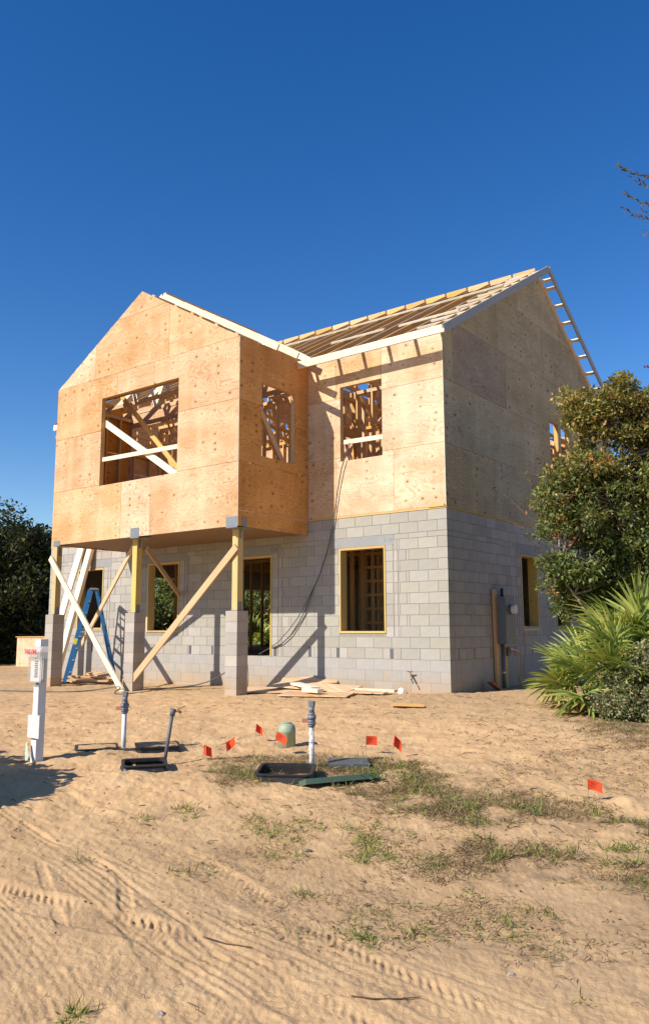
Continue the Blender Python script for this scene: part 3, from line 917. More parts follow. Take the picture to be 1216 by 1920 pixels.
sheets_side(BX1, [(BY + 0.013, -0.01, BR[0], 4.30), (BY + 0.013, -0.01, 4.30, 5.49), (BY + 0.013, -0.01, 5.49, BR[3] + 0.02)], [BS], [], M_PLYO)
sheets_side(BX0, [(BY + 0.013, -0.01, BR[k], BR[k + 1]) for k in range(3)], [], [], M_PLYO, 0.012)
GA = 9.50                                # gable sheathing apex
kg = 0.589
sclip = [(-kg, 1, GA - kg * RY), (kg, 1, GA + kg * RY)]
SW = [(5.156, 5.68, 4.85, 6.053), (5.86, 6.40, 4.85, 6.053)]
sr_ = [(0.006, 2.05, TB, 4.57), (2.05, 4.49, TB, 4.57), (4.49, 6.93, TB, 4.57), (6.93, DEP, TB, 4.57),
       (0.006, 2.1, 4.57, 5.80), (2.1, 4.54, 4.57, 5.80), (4.54, 6.98, 4.57, 5.80), (6.98, DEP, 4.57, 5.80),
       (0.006, 0.40, 5.80, 7.02), (0.40, 2.77, 5.80, 7.02), (2.77, 5.15, 5.80, 7.02), (5.15, 7.6, 5.80, 7.02), (7.6, DEP, 5.80, 7.02),
       (0.3, 2.42, 7.02, 8.24), (2.42, 4.86, 7.02, 8.24), (4.86, 7.3, 7.02, 8.24), (7.3, 9, 7.02, 8.24), (2.4, 3.55, 8.24, 9.5), (3.55, 5.99, 8.24, 9.5), (5.99, 8, 8.24, 9.5)]
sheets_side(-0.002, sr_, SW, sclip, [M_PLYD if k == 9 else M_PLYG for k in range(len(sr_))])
# pale end grain strip of the front sheets at the corner
board('corner_trim', (0.003, -0.0135, TB + 0.04), (0.003, -0.0135, F_TOP - 0.1), 0.01, 0.006, M_LUMB, house, (0, 1, 0))
board('corner_trim', (BX1 + 0.004, BY + 0.005, BZ), (BX1 + 0.004, BY + 0.005, BR[3]), 0.012, 0.006, M_LUMB, house, (0, 1, 0))
# back and left walls of the upper storey
sheets_front(DEP, [(XL + 2.44 * k, min(XL + 2.44 * (k + 1), -0.01), zr[j], zr[j + 1]) for k in range(5) for j in range(3)], [(-6.6, -5.6, 4.6, 6.0)], [], M_PLY)
sheets_side(XL, [(2.4 * k + 0.01, 2.4 * (k + 1), zr[0] + 1.22 * j, zr[0] + 1.22 * (j + 1)) for k in range(4) for j in range(5)], [], [(-kg, 1, GA - kg * RY), (kg, 1, GA + kg * RY)], M_PLY, 0.012)

# ---- framing
ZP = 6.36


def studs_x(x0, x1, y, z0, z1, holes=(), step=0.406, mat=None, d=0.089, plates=True):
    mat = mat or M_STUD
    x = x0 + 0.02
    while x < x1:
        zs = [(z0, z1)]
        for h in holes:
            if h[0] - 0.02 < x < h[1] + 0.02:
                zs = [(z0, h[2]), (h[3] + 0.2, z1)]
        for a, b_ in zs:
            if b_ - a > 0.1: board('stud', (x, y, a), (x, y, b_), d, 0.038, mat, house, (0, 1, 0))
        x += step
    for h in holes:
        for xx in (h[0] - 0.02, h[1] + 0.02): board('stud', (xx, y, z0), (xx, y, z1), d, 0.038, mat, house, (0, 1, 0))
        board('header', (h[0], y, h[3] + 0.1), (h[1], y, h[3] + 0.1), 0.19, d, mat, house)
        board('rough_sill', (h[0], y, h[2] - 0.02), (h[1], y, h[2] - 0.02), 0.038, d, mat, house)
    if plates:
        board('wall_plate', (x0, y, z1 + 0.038), (x1, y, z1 + 0.038), 0.076, d, mat, house)
        board('wall_plate', (x0, y, z0 - 0.017), (x1, y, z0 - 0.017), 0.034, d, mat, house)


def studs_y(y0, y1, x, z0, z1, holes=(), step=0.406, mat=None, d=0.089, plates=True):
    mat = mat or M_STUD
    y = y0 + 0.02
    while y < y1:
        zs = [(z0, z1)]
        for h in holes:
            if h[0] - 0.02 < y < h[1] + 0.02: zs = [(z0, h[2]), (h[3] + 0.2, z1)]
        for a, b_ in zs:
            if b_ - a > 0.1: board('stud', (x, y, a), (x, y, b_), d, 0.038, mat, house, (1, 0, 0))
        y += step
    for h in holes:
        for yy in (h[0] - 0.02, h[1] + 0.02): board('stud', (x, yy, z0), (x, yy, z1), d, 0.038, mat, house, (1, 0, 0))
        board('header', (x, h[0], h[3] + 0.1), (x, h[1], h[3] + 0.1), 0.19, d, mat, house)
        board('rough_sill', (x, h[0], h[2] - 0.02), (x, h[1], h[2] - 0.02), 0.038, d, mat, house)
    if plates:
        board('wall_plate', (x, y0, z1 + 0.038), (x, y1, z1 + 0.038), 0.076, d, mat, house)
        board('wall_plate', (x, y0, z0 - 0.017), (x, y1, z0 - 0.017), 0.034, d, mat, house)


Z0 = TB + 0.075
studs_x(-3.15, -0.03, 0.055, Z0, ZP, [UW])
studs_x(BX0 + 0.02, BX1 - 0.02, BY + 0.062, Z0, ZP, [BW])
studs_y(BY + 0.11, -0.02, BX1 - 0.062, Z0, ZP, [BS])
studs_y(BY + 0.11, -0.02, BX0 + 0.062, Z0, ZP)
studs_y(0.12, DEP - 0.1, -0.065, Z0, ZP, [(SW[0][0], SW[0][1], SW[0][2], SW[0][3]), (SW[1][0], SW[1][1], SW[1][2], SW[1][3])])
studs_x(-12.0, -9.1, 0.055, Z0, ZP)
studs_x(-12.0, -0.15, DEP - 0.07, Z0, ZP, step=0.61)
studs_y(0.2, DEP - 0.1, XL + 0.07, Z0, ZP, step=0.61)
# partitions
studs_x(-8.9, -3.4, 0.9, Z0, ZP, [(-6.4, -5.5, Z0, 5.5)], mat=M_LUM)
studs_x(-3.0, -0.25, 1.5, Z0, ZP, [(-1.1, -0.4, Z0, 5.5)], mat=M_LUM)
studs_y(0.3, 5.2, -3.4, Z0, ZP, [(1.2, 2.1, Z0, 5.5)], mat=M_LUM)
studs_x(-3.3, -0.3, 3.1, Z0, ZP, [(-2.9, -2.1, Z0, 5.5)])
studs_y(3.2, 8.5, -6.2, Z0, ZP)
studs_x(-12, -6.4, 5.6, Z0, ZP)
studs_y(1.0, 5.0, -9.0, Z0, ZP)
for p0, p1 in (((-3.0, 1.0, 4.2), (-2.0, 2.9, 6.3)), ((-1.9, 3.04, 3.6), (-0.6, 3.04, 5.8)), ((-5.2, 0.83, 3.6), (-3.6, 0.83, 5.9)), ((-8.7, 0.83, 5.9), (-7.2, 0.83, 3.6))):
    board('wall_brace', p0, p1, 0.089, 0.038, M_LUM, house)
for k in range(5):
    for j in range(2):
        x0_ = -9.0 + 2.0 * k if False else -8.3 + 1.63 * k
        plate('plywood_panel', (x0_ + .003, x0_ + 1.62, Z0 + 1.45 * j, Z0 + 1.45 * (j + 1) - .004), [(-5.6, -4.9, Z0, 5.4)], [], lambda x, z: (x, 4.3, z), (0, 0.012, 0), M_PLY, house)
studs_x(-8.3, -0.3, 4.25, Z0, ZP, [(-5.6, -4.9, Z0, 5.4)])
for j, (z0_, z1_) in enumerate(((6.55, 7.3), (7.3, 8.0))):
    plate('draft_stop', (2.2, 8.3, z0_ + .003, z1_ - .003), [], [(-SL, 1, RZ - SL * RY - 0.30), (SL, 1, RZ + SL * RY - 0.30)], lambda y, z: (-6.13, y, z), (-0.012, 0, 0), M_PLY, house)
    plate('draft_stop', (2.2, 8.3, z0_ + .003, z1_ - .003), [], [(-SL, 1, RZ - SL * RY - 0.30), (SL, 1, RZ + SL * RY - 0.30)], lambda y, z: (-3.08, y, z), (-0.012, 0, 0), M_PLY, house)
# ground floor partitions and ceiling strapping
studs_y(0.3, 4.5, -3.2, 0.64, 2.97, step=0.406)
studs_x(-3.1, -0.3, 1.9, 0.64, 2.97, step=0.33)
studs_x(-8.9, -3.4, 3.6, 0.64, 2.97, [(-6.6, -5.5, 0.64, 2.5)], step=0.406)
studs_y(4.2, 8.9, -7.6, 0.64, 2.97, step=0.61)
board('stud', (-7.72, 0.75, 0.64), (-7.72, 0.75, 2.97), 0.089, 0.038, M_STUD, house, (0, 1, 0))
board('stud', (-8.35, 1.1, 0.64), (-8.35, 1.1, 2.97), 0.089, 0.038, M_STUD, house, (0, 1, 0))
for k in range(7): board('furring_strip', (-3.0, 1.75, 1.0 + k * 0.3), (-0.3, 1.75, 1.0 + k * 0.3), 0.06, 0.02, M_STUD, house)
# boards seen in the big window of the projecting room
board('window_brace', (-7.36, -1.985, 5.70), (-4.9, -1.985, 4.19), 0.14, 0.036, M_LUMB, house)
board('window_rail', (-7.33, -2.035, 4.86), (-4.89, -2.035, 4.82), 0.089, 0.036, M_LUMB, house)
board('wall_brace', (-7.95, -1.1, 6.62), (-5.45, -1.1, 4.15), 0.11, 0.038, M_STUD, house)
board('window_rail', (-2.31, 0.045, 4.905), (-1.38, 0.045, 4.885), 0.089, 0.036, M_LUMB, house)
board('wall_brace', (-3.35, -1.95, 6.3), (-3.35, -0.35, 4.1), 0.12, 0.036, M_LUM, house)


# ---- main roof trusses
def rz(y): return EZ + SL * (y - EY) if y <= RY else EZ + SL * (2 * RY - y - EY)


CD = 0.14
cosr = math.cos(math.atan(SL)); off = CD / 2 / cosr
for k in range(21):
    x = -0.61 * k - (0.03 if k == 0 else 0)
    if x < XL - 0.1: break
    tr_ = bpy.data.objects.new('roof_truss', None); link(tr_, house, Matrix.Translation((x, RY, ZP)))
    ys = EY + 0.02 if (x > BX1 - 0.1 or -11.5 < x < BX0) else -0.02
    board('top_chord', (x, ys, rz(ys) - off), (x, RY - 0.02, rz(RY - 0.02) - off), CD, 0.038, M_STUD, tr_)
    board('top_chord', (x, 2 * RY - EY - 0.02, rz(2 * RY - EY - 0.02) - off), (x, RY + 0.02, rz(RY + 0.02) - off), CD, 0.038, M_STUD, tr_)
    board('bottom_chord', (x, 0.02, ZP + 0.13), (x, DEP - 0.02, ZP + 0.13), 0.089, 0.038, M_STUD, tr_)
    for (ya, yb) in ((2.4, 2.4), (2.4, 4.0), (RY, RY), (7.2, 5.6), (7.2, 7.2)):
        board('web', (x, yb if ya != yb else ya, ZP + 0.17), (x, ya, rz(ya) - 2 * off), 0.089, 0.036, M_STUD, tr_, (0, 1, 0))
# lateral bracing rows and ridge blocking
for (y, xs_, ln) in ((3.3, -0.2, 2.2), (0.98, -0.1, 1.5)):
    x = xs_; i = 0
    while x > -11.5 and not (y < 2.5 and x < -3.4):
        L = ln + jr(.5); yy = y + (0.07 if i % 2 else -0.05) + jr(.05)
        board('lateral_brace', (x, yy, rz(yy) + 0.022), (x - L, yy, rz(yy) + 0.022), 0.089, 0.036, M_LUMB, house, (0, 1, SL))
        x -= L - (0.12 if y > 3 else -0.5 + jr(.5)); i += 1
for k in range(19):
    x = -0.61 * k
    board('ridge_block', (x - 0.035, RY - 0.045, RZ - 0.045), (x - 0.595, RY - 0.045, RZ - 0.045), 0.135, 0.036, M_STUD, house, (0, 0, 1))
# rake ladders at the gable end
for yb in [5.107, 5.332, 5.816, 6.314, 6.834, 7.345, 7.873, 8.4, 8.95, 9.5]:
    for ym in (yb, 2 * RY - yb):
        zz = rz(ym) - 0.03
        board('outlooker', (-0.60, ym, zz), (0.262, ym, zz), 0.089, 0.038, M_LUMB, house, (0, 1, -SL if ym > RY else SL))
fb = 0.285
for sgn in (0, 1):
    ya, yb = (EY - 0.02, RY) if not sgn else (2 * RY - EY + 0.02, RY)
    board('fly_rafter', (fb, ya, rz(EY - 0.02) - off + 0.012), (fb, yb, RZ - off + 0.012), CD + 0.015, 0.036, M_GREYB, house)
# eave fascia
board('fascia_board', (BX1 + 0.10, EY - 0.002, EZ - 0.07), (-2.0, EY - 0.002, EZ - 0.07), 0.155, 0.038, M_LUMB, house)
board('fascia_board', (-1.996, EY - 0.002, EZ - 0.082), (fb + 0.016, EY - 0.002, EZ - 0.082), 0.12, 0.038, M_LUMB, house)
board('drip_board', (-1.996, EY + 0.012, EZ + 0.0), (fb + 0.016, EY + 0.012, EZ + 0.0), 0.026, 0.038, M_LUMB, house)
board('fascia_board', (-11.60, EY, EZ - 0.07), (BX0 - 0.1, EY, EZ - 0.07), 0.14, 0.038, M_LUMB, house)

# ---- trusses of the projecting room
BS_ = 0.577; BAZ = 8.575; TAILX = 0.455


def bz(x): return BAZ - BS_ * abs(x - AP)


cb = 0.125; offb = cb / 2 / math.cos(math.atan(BS_))
for k in range(8):
    y = -1.5 + 0.61 * k
    tr_ = bpy.data.objects.new('porch_truss', None); link(tr_, house, Matrix.Translation((AP, y, ZP)))
    xr = BX1 + TAILX
    if y > -0.4:
        zm = rz(y) + 0.02
        xr = min(xr, AP + (BAZ - zm) / BS_)
    if xr < AP + 0.3: continue
    xl = 2 * AP - xr
    mt = M_LUMB if k < 4 else M_LUM
    board('top_chord', (xr, y, bz(xr) - offb), (AP + 0.01, y, bz(AP + 0.01) - offb), cb, 0.038, mt, tr_)
    board('top_chord', (xl, y, bz(xl) - offb), (AP - 0.01, y, bz(AP - 0.01) - offb), cb, 0.038, mt, tr_)
    if y < 0.1:
        board('bottom_chord', (BX0 + 0.1, y, ZP + 0.12), (BX1 - 0.1, y, ZP + 0.12), 0.089, 0.038, M_LUM, tr_)
        for s in (-1, 1):
            for (xa, xb_) in ((0.9, 0.45), (0.9, 1.6), (1.9, 1.6)):
                board('web', (AP + s * xb_, y, ZP + 0.16), (AP + s * xa, y, bz(AP + xa) - 2 * offb), 0.089, 0.036, M_LUMB, tr_, (1, 0, 0))
# studs and short blocks over the gable sheathing
for i, q in enumerate((0.35, 1.05, 1.55, 1.8, 2.25, 2.8)):
    for s in (1, -1):
        x = AP + s * q
        zt = bz(x) - 0.16
        board('gable_block', (x, BY + 0.02, zt), (x, -1.52, zt), 0.089, 0.04, M_LUM, house, (1, 0, -BS_ * s))
for s in (1, -1):
    board('gable_chord', (AP, BY + 0.04, APZ - 0.06), (AP + s * 2.88, BY + 0.04, APZ - 0.06 - 2.88 * k_), 0.1, 0.038, M_LUM, house)
for i in range(6):
    x = AP - 2.4 + i * 0.96
    board('gable_stud', (x, BY + 0.06, ZP + 0.08), (x, BY + 0.06, APZ - 0.12 - abs(x - AP) * k_), 0.089, 0.038, M_STUD, house, (0, 1, 0))
board('ridge_strip', (AP - 0.02, -1.45, BAZ + 0.012), (AP - 0.02, 1.6, BAZ + 0.012), 0.09, 0.02, M_STUD, house, (1, 0, 0))

# ---- piers, posts, caps, braces
PD = -1.9614; PW = 0.2909
for n, px in enumerate((-9.0258, -6.2051, -3.3121)):
    x0, x1, y0, y1 = px - PW, px, PD, PD + PW
    pr_ = boxobj('porch_pier', x0 + .004, x1 - .004, y0 + .004, y1 - .004, -0.4, 1.508, M_MORT, house)
    for i in range(9):
        zt = 1.513 - C * i
        e = abs(jr(.004))
        MB().box(x0 - e, x1 + e, y0 - e, y1 + e, zt - C + 0.003, zt - 0.003).build('block', M_PIER, pr_)
    cx, cy = (x0 + x1) / 2, (y0 + y1) / 2
    pw = 0.07
    boxobj('post_base', cx - .085, cx + .085, cy - .085, cy + .085, 1.515, 1.525, M_GALV, house)
    po = board('porch_post', (cx, cy, 1.525), (cx, cy, BZ + 0.02), 0.14, 0.14, M_TREAT, house, (0, 1, 0))
    boxobj('post_strap', cx + .071, cx + .076, cy - .05, cy + .05, 1.525, 1.68, M_GALV, po)
    boxobj('post_strap', cx + .071, cx + .076, cy - .035, cy + .035, BZ - 0.2, BZ + 0.015, M_GALV, po)
    xa, xb_ = ((-8.93, -8.69), (-6.24, -5.975), (-3.495, -3.206))[n]
    boxobj('beam_cap', xa, xb_, BY - 0.006, BY - 0.002, BZ - 0.022, BZ + (0.10, 0.185, 0.185)[n], M_GALV, house)
    cap_bottom = boxobj('beam_cap', xa, xb_, BY - 0.006, cy + .08, BZ - 0.027, BZ - 0.0225, M_GALV, house)
boxobj('beam_cap', BX1 + 0.003, BX1 + 0.007, -1.975, -1.845, BZ + 0.0, BZ + 0.18, M_GALV, house)
yb = -1.925
board('porch_brace', (-9.30, yb - 0.0, 2.82), (-6.19, yb - 0.20, -0.19), 0.135, 0.036, M_LUMB, house).__setitem__('label', 'pale sunlit board running from the left post to the middle pier')
board('porch_brace', (-3.385, yb, 2.70), (-6.63, yb, -0.18), 0.135, 0.036, M_LUM, house)
board('porch_brace', (-6.62, -1.70, 2.93), (-9.28, -0.98, 0.83), 0.12, 0.036, M_LUM, house)
board('porch_brace', (-6.19, -1.70, 2.86), (-6.95, -0.06, 1.95), 0.11, 0.036, M_LUM, house)

# ------------------------------------------------------------------ things by the house
GRP_LEAN = 'boards leaning on the wall behind the left pier'
b1 = board('leaning_plank', (-10.86, -0.55, 1.2), (-10.68, -0.05, 3.36), 0.28, 0.045, M_LUMB, None, (1, 0, 0))
M, L = frame((-10.93, -0.92, -0.12), (-10.66, -0.04, 3.50), (1, 0, 0))
bpy.data.objects.remove(b1)
b1 = board('leaning_plank', (-10.93, -0.92, -0.12), (-10.66, -0.04, 3.50), 0.24, 0.045, M_LUMB, None, (1, 0, 0))
tag(b1, 'wide pale plank leaning on the block wall just right of the left post', 'plank', GRP_LEAN)
b2 = board('leaning_plank', (-10.58, -0.80, -0.12), (-10.28, -0.04, 3.45), 0.20, 0.09, M_LUMB, None, (1, 0, 0))
tag(b2, 'thick pale double plank leaning on the wall across the leftmost window', 'plank', GRP_LEAN)


def lay(name, cx, cy, L, w, t, yaw, z, tilt=0.0, roll=0.0, mat=None, label='', group=None):
    R = Matrix.Rotation(yaw, 4, 'Z') @ Matrix.Rotation(tilt, 4, 'Y') @ Matrix.Rotation(roll, 4, 'X')
    me = bpy.data.meshes.new(name); q = MB().box(-L / 2, L / 2, -w / 2, w / 2, -t / 2, t / 2)
    # a clipped corner makes a cut-off look like one
    me.from_pydata(q.v, [], q.f); me.materials.append(mat or M_PLY)
    o = link(bpy.data.objects.new(name, me), None, Matrix.Translation((cx, cy, z)) @ R)
    return tag(o, label, 'board', group)


GP = 'cut boards on the sand right of the right pier'
PR = math.radians
lay('plywood_offcut', -3.15, -0.95, 1.9, 0.75, 0.018, PR(20), 0.03, -0.02, 0.05, M_PLYR, 'lowest pale plywood offcut showing at the left end of the right-hand pile', GP)
lay('plywood_offcut', -2.55, -0.62, 1.7, 0.62, 0.018, PR(8), 0.10, 0.03, 0.10, M_PLYR, 'large plywood offcut lying tilted on top of the right-hand pile', GP)
lay('plywood_offcut', -3.0, -0.22, 1.1, 0.5, 0.018, PR(35), 0.17, -0.05, 0.22, M_PLYR, 'small plywood offcut at the back of the right-hand pile by the wall', GP)
lay('plywood_offcut', -1.95, -1.35, 1.25, 0.62, 0.018, PR(22), 0.03, 0.0, 0.03, M_PLYR, 'flat plywood offcut at the front edge of the right-hand pile', GP)
lay('lumber_offcut', -2.45, -1.05, 0.95, 0.19, 0.04, PR(-28), 0.14, 0.03, 0.0, M_LUMB, 'long thick plank crossing the right-hand pile diagonally', GP)
lay('lumber_offcut', -1.98, -1.42, 0.42, 0.14, 0.06, PR(-10), 0.10, 0.0, 0.0, M_LUMB, 'short thick block on the front offcut of the right-hand pile', GP)
lay('plywood_offcut', -1.55, -0.62, 1.1, 0.38, 0.018, PR(12), 0.05, 0.0, 0.06, M_PLYR, 'narrow plywood strip reaching out right of the right-hand pile', GP)
lay('lumber_offcut', -1.32, -0.42, 0.85, 0.14, 0.045, PR(4), 0.07, 0.0, 0.0, M_LUMB, 'pale board end farthest right beside the right-hand pile', GP)
lay('lumber_offcut', 0.45, -2.2, 0.5, 0.2, 0.01, PR(30), H1(0.45, -2.2) + 0.02, 0.03, 0.05, M_STUD, 'thin grey brown scrap lying alone on the sand before the corner', None)
GP2 = 'cut boards on the sand under the projecting room'
for i, (cx, cy, L, w, yw, zz, rl) in enumerate([(-10.2, -0.75, 1.7, 0.3, 12, -0.06, .04), (-9.7, -0.62, 1.5, 0.24, 22, 0.0, .1), (-9.5, -0.9, 1.3, 0.16, 32, 0.05, .05), (-9.25, -0.5, 0.95, 0.3, -12, 0.11, .14),
                                                (-9.05, -0.8, 1.2, 0.12, 18, 0.06, 0), (-8.95, -1.0, 1.0, 0.13, 28, 0.0, .1), (-10.0, -1.05, 1.2, 0.18, 5, -0.02, .05)]):
    lay('lumber_offcut', cx, cy, L, w, 0.035, PR(yw), zz, 0.02, rl, [M_LUM, M_PLY][i % 2],
        ['bottom board of the left-hand pile behind the left pier', 'second board up in the left-hand pile', 'narrow slanted board in the middle of the left-hand pile', 'short wide board topping the left-hand pile', 'thin strip lying across the left-hand pile',
         'front strip of the left-hand pile nearest the ladder', 'flat board at the front left of the left-hand pile'][i], GP2)


# ---- step ladder
def ladder():
    s = Vector((.703, .712, 0)); w = Vector((-.712, .703, 0))
    R0 = Vector((-8.67, -0.47, -0.11)); L0 = R0 - s * 1.16
    mid = (R0 + L0) / 2
    t = thing('step_ladder', 'blue fibreglass stepladder standing open under the projecting room', 'ladder', mid + w * 0.25)
    zt = 2.12
    top = Vector((mid.x, mid.y, zt))
    def rail(foot, side_, tops):
        f = foot + w * (0.5 * side_)
        tp = top + s * tops + w * (0.10 + 0.30 * side_)
        return f, tp
    fr = [rail(L0, k, -0.08) for k in (0, 1)]; rr_ = [rail(R0, k, 0.06) for k in (0, 1)]
    for f, tp in fr: board('front_rail', f, tp, 0.085, 0.03, M_BLUE, t, tuple(s))
    for f, tp in rr_: board('rear_rail', f, tp, 0.055, 0.025, M_BLUE, t, tuple(s))
    for i in range(1, 8):
        q = i / 8.0
        a = fr[0][0].lerp(fr[0][1], q); b_ = fr[1][0].lerp(fr[1][1], q)
        board('step', a, b_, 0.08, 0.025, M_ALU, t, tuple(s))
        if i in (1, 3, 5, 7):
            a = rr_[0][0].lerp(rr_[0][1], q); b_ = rr_[1][0].lerp(rr_[1][1], q)
            board('rear_brace', a, b_, 0.035, 0.012, M_ALU, t, (0, 0, 1))
    for k in (0, 1):
        a = fr[k][0].lerp(fr[k][1], .55); b_ = rr_[k][0].lerp(rr_[k][1], .55)
        board('spreader', a, b_, 0.02, 0.005, M_ALU, t)
        board('foot', fr[k][0] - Vector((0, 0, .03)), fr[k][0] + Vector((0, 0, .06)), 0.09, 0.04, M_BLACKP, t, tuple(s))
        board('foot', rr_[k][0] - Vector((0, 0, .03)), rr_[k][0] + Vector((0, 0, .06)), 0.06, 0.035, M_BLACKP, t, tuple(s))
    c = top + w * 0.25
    board('top_cap', c - w * 0.19 + Vector((0, 0, .02)), c + w * 0.19 + Vector((0, 0, .02)), 0.17, 0.04, M_GALV, t, tuple(s))
    a = fr[0][0].lerp(fr[0][1], .42)
    board('sticker', a - s * .001 - w * .017, a + (fr[0][1] - fr[0][0]).normalized() * .14 - w * .017, 0.08, 0.003, M_PINKTAPE, t, tuple(s))


ladder()

# ---- cables
c = MB(); c.tube([(-2.15, 0.0, 4.86), (-2.13, -0.05, 4.78), (-2.20, -0.07, 4.60), (-2.304, -0.07, 4.333), (-2.41, -0.06, 3.9), (-2.483, -0.05, 3.485), (-2.58, -0.05, 3.0), (-2.70, -0.06, 2.641), (-2.84, -0.07, 2.28), (-3.0, -0.07, 1.99),
                  (-3.2, -0.06, 1.6), (-3.40, -0.05, 1.31), (-3.62, -0.05, 1.05), (-3.85, -0.04, 0.88), (-4.10, -0.03, 0.79), (-4.3, 0.06, 0.77), (-4.8, 0.3, 0.64), (-5.2, 1.0, 0.61)], 0.011, 6)
c.tube([(-2.92, -0.08, 2.12), (-3.15, -0.09, 1.75), (-3.38, -0.09, 1.42), (-3.65, -0.09, 1.14), (-3.95, -0.07, 0.90), (-4.15, -0.04, 0.81)], 0.009, 6)
tag(c.build('air_hose', M_HOSE, None, True), 'dark grey hose hanging from the upper window down to the doorway', 'hose')
pts = []
for (x, y, zz) in [(-4.9, -0.02, 0.66), (-4.94, -0.35, 0.42), (-5.1, -0.6, 0.20), (-5.5, -0.8, 0.03), (-5.9, -1.47, None), (-5.5, -2.3, None), (-5.75, -2.75, None), (-6.3, -2.2, 0.03), (-6.8, -2.5, None), (-6.9, -3.0, None), (-7.8, -3.2, None), (-9.2, -3.4, None), (-11.0, -3.9, None), (-13, -4.0, None)]:
    pts.append((x, y, (H1(x, y) + 0.012) if zz is None else zz))
sp_ = []
for i in range(len(pts) - 1):
    p0, p1, p2, p3 = [Vector(pts[max(0, min(len(pts) - 1, j))]) for j in (i - 1, i, i + 1, i + 2)]
    for q in range(6):
        t = q / 6
        sp_.append(0.5 * ((2 * p1) + (p2 - p0) * t + (2 * p0 - 5 * p1 + 4 * p2 - p3) * t * t + (3 * p1 - p0 - 3 * p2 + p3) * t ** 3))
tag(MB().tube(sp_, 0.011, 6).build('extension_cord', M_HOSE, None, True), 'dark cord sagging from the doorway and running left over the sand', 'cord')

# ---- electric meter assembly on the shaded side wall
t = thing('electric_meter', 'grey electric meter box on wooden stakes against the shaded side wall', 'meter', (0.1, 1.95, 0))
board('stake', (0.045, 1.80, -0.2), (0.045, 1.77, 1.93), 0.12, 0.05, M_LUM, t, (0, 1, 0))
board('stake', (0.05, 2.18, -0.2), (0.05, 2.13, 0.90), 0.10, 0.05, M_BUCK, t, (0, 1, 0))
bx_ = boxobj('meter_box', 0.08, 0.24, 1.80, 2.26, 0.87, 1.79, M_PANEL, t)
boxobj('cover', 0.2405, 0.247, 1.815, 2.245, 0.885, 1.775, M_PANEL2, bx_)
cyl = lambda c, r, d, n, mat, name, par, ax='x': MB().tube([c, (c[0] + d, c[1], c[2])], r, n).build(name, mat, par)
cyl((0.247, 2.03, 1.54), 0.095, 0.05, 24, M_DKPVC, 'meter_ring', t)
cyl((0.297, 2.03, 1.54), 0.085, 0.07, 24, M_WHITEP, 'meter_dial', t)
MB().tube([(0.12, 1.93, -0.2), (0.12, 1.93, 0.87)], 0.032, 12).build('conduit', M_DKPVC, t, True)
MB().tube([(0.12, 1.93, 0.30), (0.12, 1.93, 0.34)], 0.038, 12).build('conduit_collar', M_ALU, t, True)
MB().tube([(0.13, 1.93, 1.79), (0.13, 1.93, 1.95)], 0.03, 12).build('conduit_stub', M_BLACKP, t, True)
boxobj('outlet_box', 0.075, 0.13, 2.14, 2.25, 0.63, 0.80, M_PANEL, t)
board('outlet_cover', (0.13, 2.20, 0.80), (0.24, 2.34, 0.74), 0.11, 0.008, M_ALU, t, (0, 1, 0))
tag(MB().tube([(0.14, 2.22, 0.70), (0.22, 2.36, 0.72), (0.24, 2.48, 0.62), (0.22, 2.52, 0.42), (0.2, 2.50, 0.24), (0.2, 2.42, 0.16), (0.25, 2.38, 0.08), (0.3, 2.5, 0.03)], 0.013, 6).build('extension_cord', M_ORANGE, None, True),
    'orange extension cord hanging from the outlet below the meter', 'cord')
q = MB().box(-0.17, 0.17, -0.1, 0.1, 0, 0.03)
o = q.build('roof_tile', M_TILE, None, world=Matrix.Translation((0.22, 1.35, 0.06)) @ Matrix.Rotation(PR(60), 4, 'Z') @ Matrix.Rotation(PR(35), 4, 'Y'))
tag(o, 'broken terracotta tile leaning at the foot of the shaded side wall', 'tile')
tag(MB().tube([(0.02, 3.2, 1.1), (0.03, 3.18, 0.7), (0.02, 3.1, 0.3), (0.08, 3.05, 0.02)], 0.005, 5).build('thin_cable', M_RUST, None), 'thin reddish wire hanging below the side window', 'wire')

# hose bib on the front wall and rag at its foot
t = thing('hose_bib', 'old brass tap sticking out low on the front block wall', 'tap', (-0.75, -0.03, 0.28))
MB().tube([(-0.80, -0.01, 0.33), (-0.77, -0.07, 0.32), (-0.73, -0.13, 0.27)], 0.018, 8).build('spout', M_BRASS, t, True)
MB().tube([(-0.77, -0.07, 0.34), (-0.77, -0.10, 0.40)], 0.010, 6).build('stem', M_BRASS, t)
MB().tube([(-0.83, -0.10, 0.40), (-0.72, -0.10, 0.405)], 0.012, 6).build('handle', M_BRASS, t)
MB().tube([(-0.72, -0.14, 0.26), (-0.68, -0.15, 0.19)], 0.012, 6).build('nozzle', M_DKPVC, t)
for i in range(1):
    q = MB().lathe((0, 0, 0), [(0.07, 0), (0.10, 0.03), (0.07, 0.075), (0.02, 0.10)], 9)
    q.v = [(x + jr(.05), y + jr(.05), zz + jr(.03)) for x, y, zz in q.v]
    tag(q.build('crumpled_bag', M_PAPER, None, world=Matrix.Translation((-0.92, -0.14, 0.0))), 'crumpled white bag on the sand at the foot of the front wall', 'bag')

